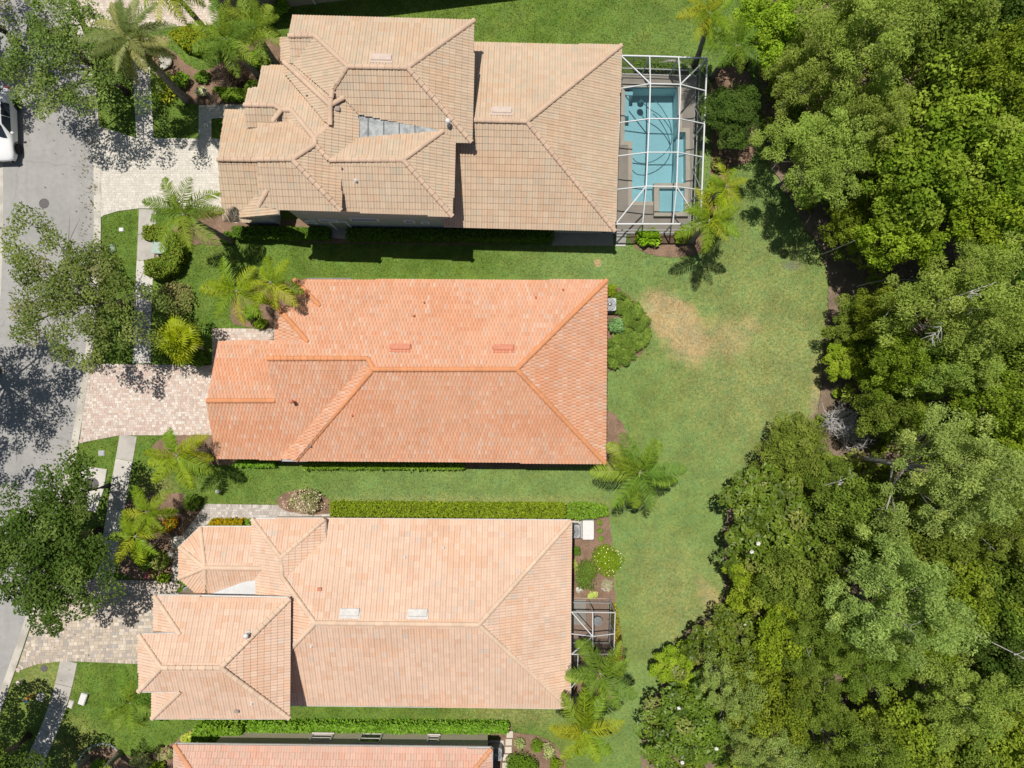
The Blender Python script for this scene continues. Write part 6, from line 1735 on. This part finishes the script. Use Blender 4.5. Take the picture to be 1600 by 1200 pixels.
shrub(280, 470, 32, 32, .6, [(3, (.09, .11, .03)), (2, (.13, .12, .05)), (1, (.16, .12, .07))], 'brownish low shrub group on the lawn right of the sidewalk', 1700, .09, seed=29, lumps=18)
shrub(305, 784, 14, 14, .8, DK, 'dark shrub above the curved grey path', 700, .1, seed=30)
shrub(272, 815, 12, 14, .7, [(2, (.12, .15, .02)), (2, (.28, .14, .02)), (1, (.10, .13, .02))], 'orange-tinged croton beside the boulder', 700, .1, seed=31)
shrub(255, 872, 16, 18, .7, [(3, (.10, .15, .025)), (1, (.2, .2, .08))], 'green shrub left of the curved path', 900, .09, seed=32)
shrub(240, 895, 12, 9, .5, [(2, (.09, .13, .02)), (1.5, (.26, .08, .14))], 'small shrub with magenta flowers', 450, .07, seed=33)
shrub(258, 900, 12, 8, .6, LIME, 'lime shrub at the corner of the tan driveway', 500, .09, seed=34)
shrub(228, 870, 18, 22, .8, DK, 'dark shrub below the two yellow palms', 1000, .1, seed=35)
shrub(288, 922, 8, 8, .5, DK, 'small dark shrub next to the entry pot', 300, .08, seed=36)
shrub(300, 1150, 14, 12, .6, [(3, (.18, .22, .03)), (1, (.28, .30, .08))], 'yellow-green shrub beside the tall hedge block', 600, .11, seed=37)
shrub(262, 1172, 20, 12, .6, [(3, (.11, .13, .04)), (2, (.20, .20, .10)), (1, (.2, .15, .1))], 'pale mixed shrub above the corner of the salmon roof', 900, .1, seed=38)
shrub(225, 1185, 22, 14, .6, [(3, (.22, .22, .10)), (2, (.15, .17, .06))], 'pale spiky shrub left of the salmon roof', 700, .14, seed=39, aspect=.2)
shrub(160, 1192, 18, 14, .7, GN, 'green grassy shrub in the round bed at the lower edge', 900, .14, seed=40, aspect=.15)
shrub(250, 1195, 12, 12, .7, LIME, 'lime shrub touching the lower edge', 600, .1, seed=41)
shrub(355, 372, 14, 10, .7, GN, 'green shrub at the base of the driveway palm', 600, .1, seed=42)
shrub(918, 1090, 14, 16, .7, GN, 'green shrub at the foot of the lower palm', 700, .1, seed=43)
shrub(962, 1025, 9, 18, .5, [(2, (.24, .13, .03)), (2, (.12, .14, .02))], 'orange and green shrub below the screened porch', 600, .09, seed=44)
shrub(900, 880, 8, 14, .4, [(2, (.2, .22, .06)), (1, (.14, .12, .05))], 'sparse yellowish plants beside the peach house wall', 260, .09, seed=45, aspect=.25)
shrub(925, 928, 12, 6, .4, [(2, (.2, .24, .06)), (1, (.26, .28, .1))], 'pale lime plants above the screened porch', 300, .08, seed=46)
shrub(948, 912, 9, 9, .5, [(2, (.2, .18, .13)), (1, (.15, .16, .08))], 'greyish shrub near the right white stone', 350, .08, seed=47)
for i, py in enumerate((815, 828, 840)): shrub(938, py, 5, 5, .35, GN, ('top', 'middle', 'bottom')[i] + ' of three small tufts right of the white generator', 160, .07, seed=48 + i, lumps=5, aspect=.25)

# juniper ground cover in the rounded bed
r = np.random.default_rng(8)
jp = smooth_poly([(960, 458), (985, 466), (1006, 492), (1014, 516), (1004, 544), (982, 566), (950, 576), (944, 535), (972, 522), (975, 495), (958, 490)], 2)
jw = np.array([tuple(W(*p).to_2d()) for p in jp]); lo, hi = jw.min(0), jw.max(0)
P = r.uniform(lo, hi, (300, 2)); P = P[inside(P, jw)]
c = np.column_stack([P, r.uniform(.06, .42, len(P))])
V = leaves(c, r.uniform(.16, .36, len(c)), 60, .16, [(3, (.075, .115, .022)), (2, (.10, .14, .03)), (1, (.055, .09, .02))], r, .9, .22, .3, (1, 1, .7), .7, .2, .2)
tag(link('juniper_ground_cover', npmesh('juniper', V[0], V[1], M['leaf'], V[2]), None), 'low juniper ground cover filling the rounded bed behind orange house', 'ground cover', kind='stuff')

# ------------------------------------------------------------------ grass blades over the lawns in view
r = np.random.default_rng(21)
ng = 330000
gx = r.uniform(100, 1310, ng); gy = r.uniform(-10, 1210, ng)
ok = ~inside(np.column_stack([gx, gy]), np.array(FOREST))
for poly in NOGRASS: ok &= ~inside(np.column_stack([gx, gy]), np.array(poly))
gx, gy = gx[ok], gy[ok]
P = np.column_stack([(gx - 800) / PPM, (600 - gy) / PPM, np.full(len(gx), .0)])
a = r.uniform(0, 6.283, len(P)); L = r.uniform(.035, .075, len(P)); ln = r.uniform(.02, .09, len(P)); b = a + r.normal(1.57, .5, len(P))
u = np.column_stack([np.cos(a), np.sin(a), 0 * a]) * r.uniform(.02, .05, len(P))[:, None]
tip = P + np.column_stack([np.cos(b) * ln, np.sin(b) * ln, L])
V = np.stack([P - u, P + u, tip], 1).reshape(-1, 3); F = np.arange(len(V)).reshape(-1, 3)
tag(link('grass', npmesh('grass', V, F, M['lawn']), None), 'short green grass of the lawns around the houses', 'grass', kind='stuff')
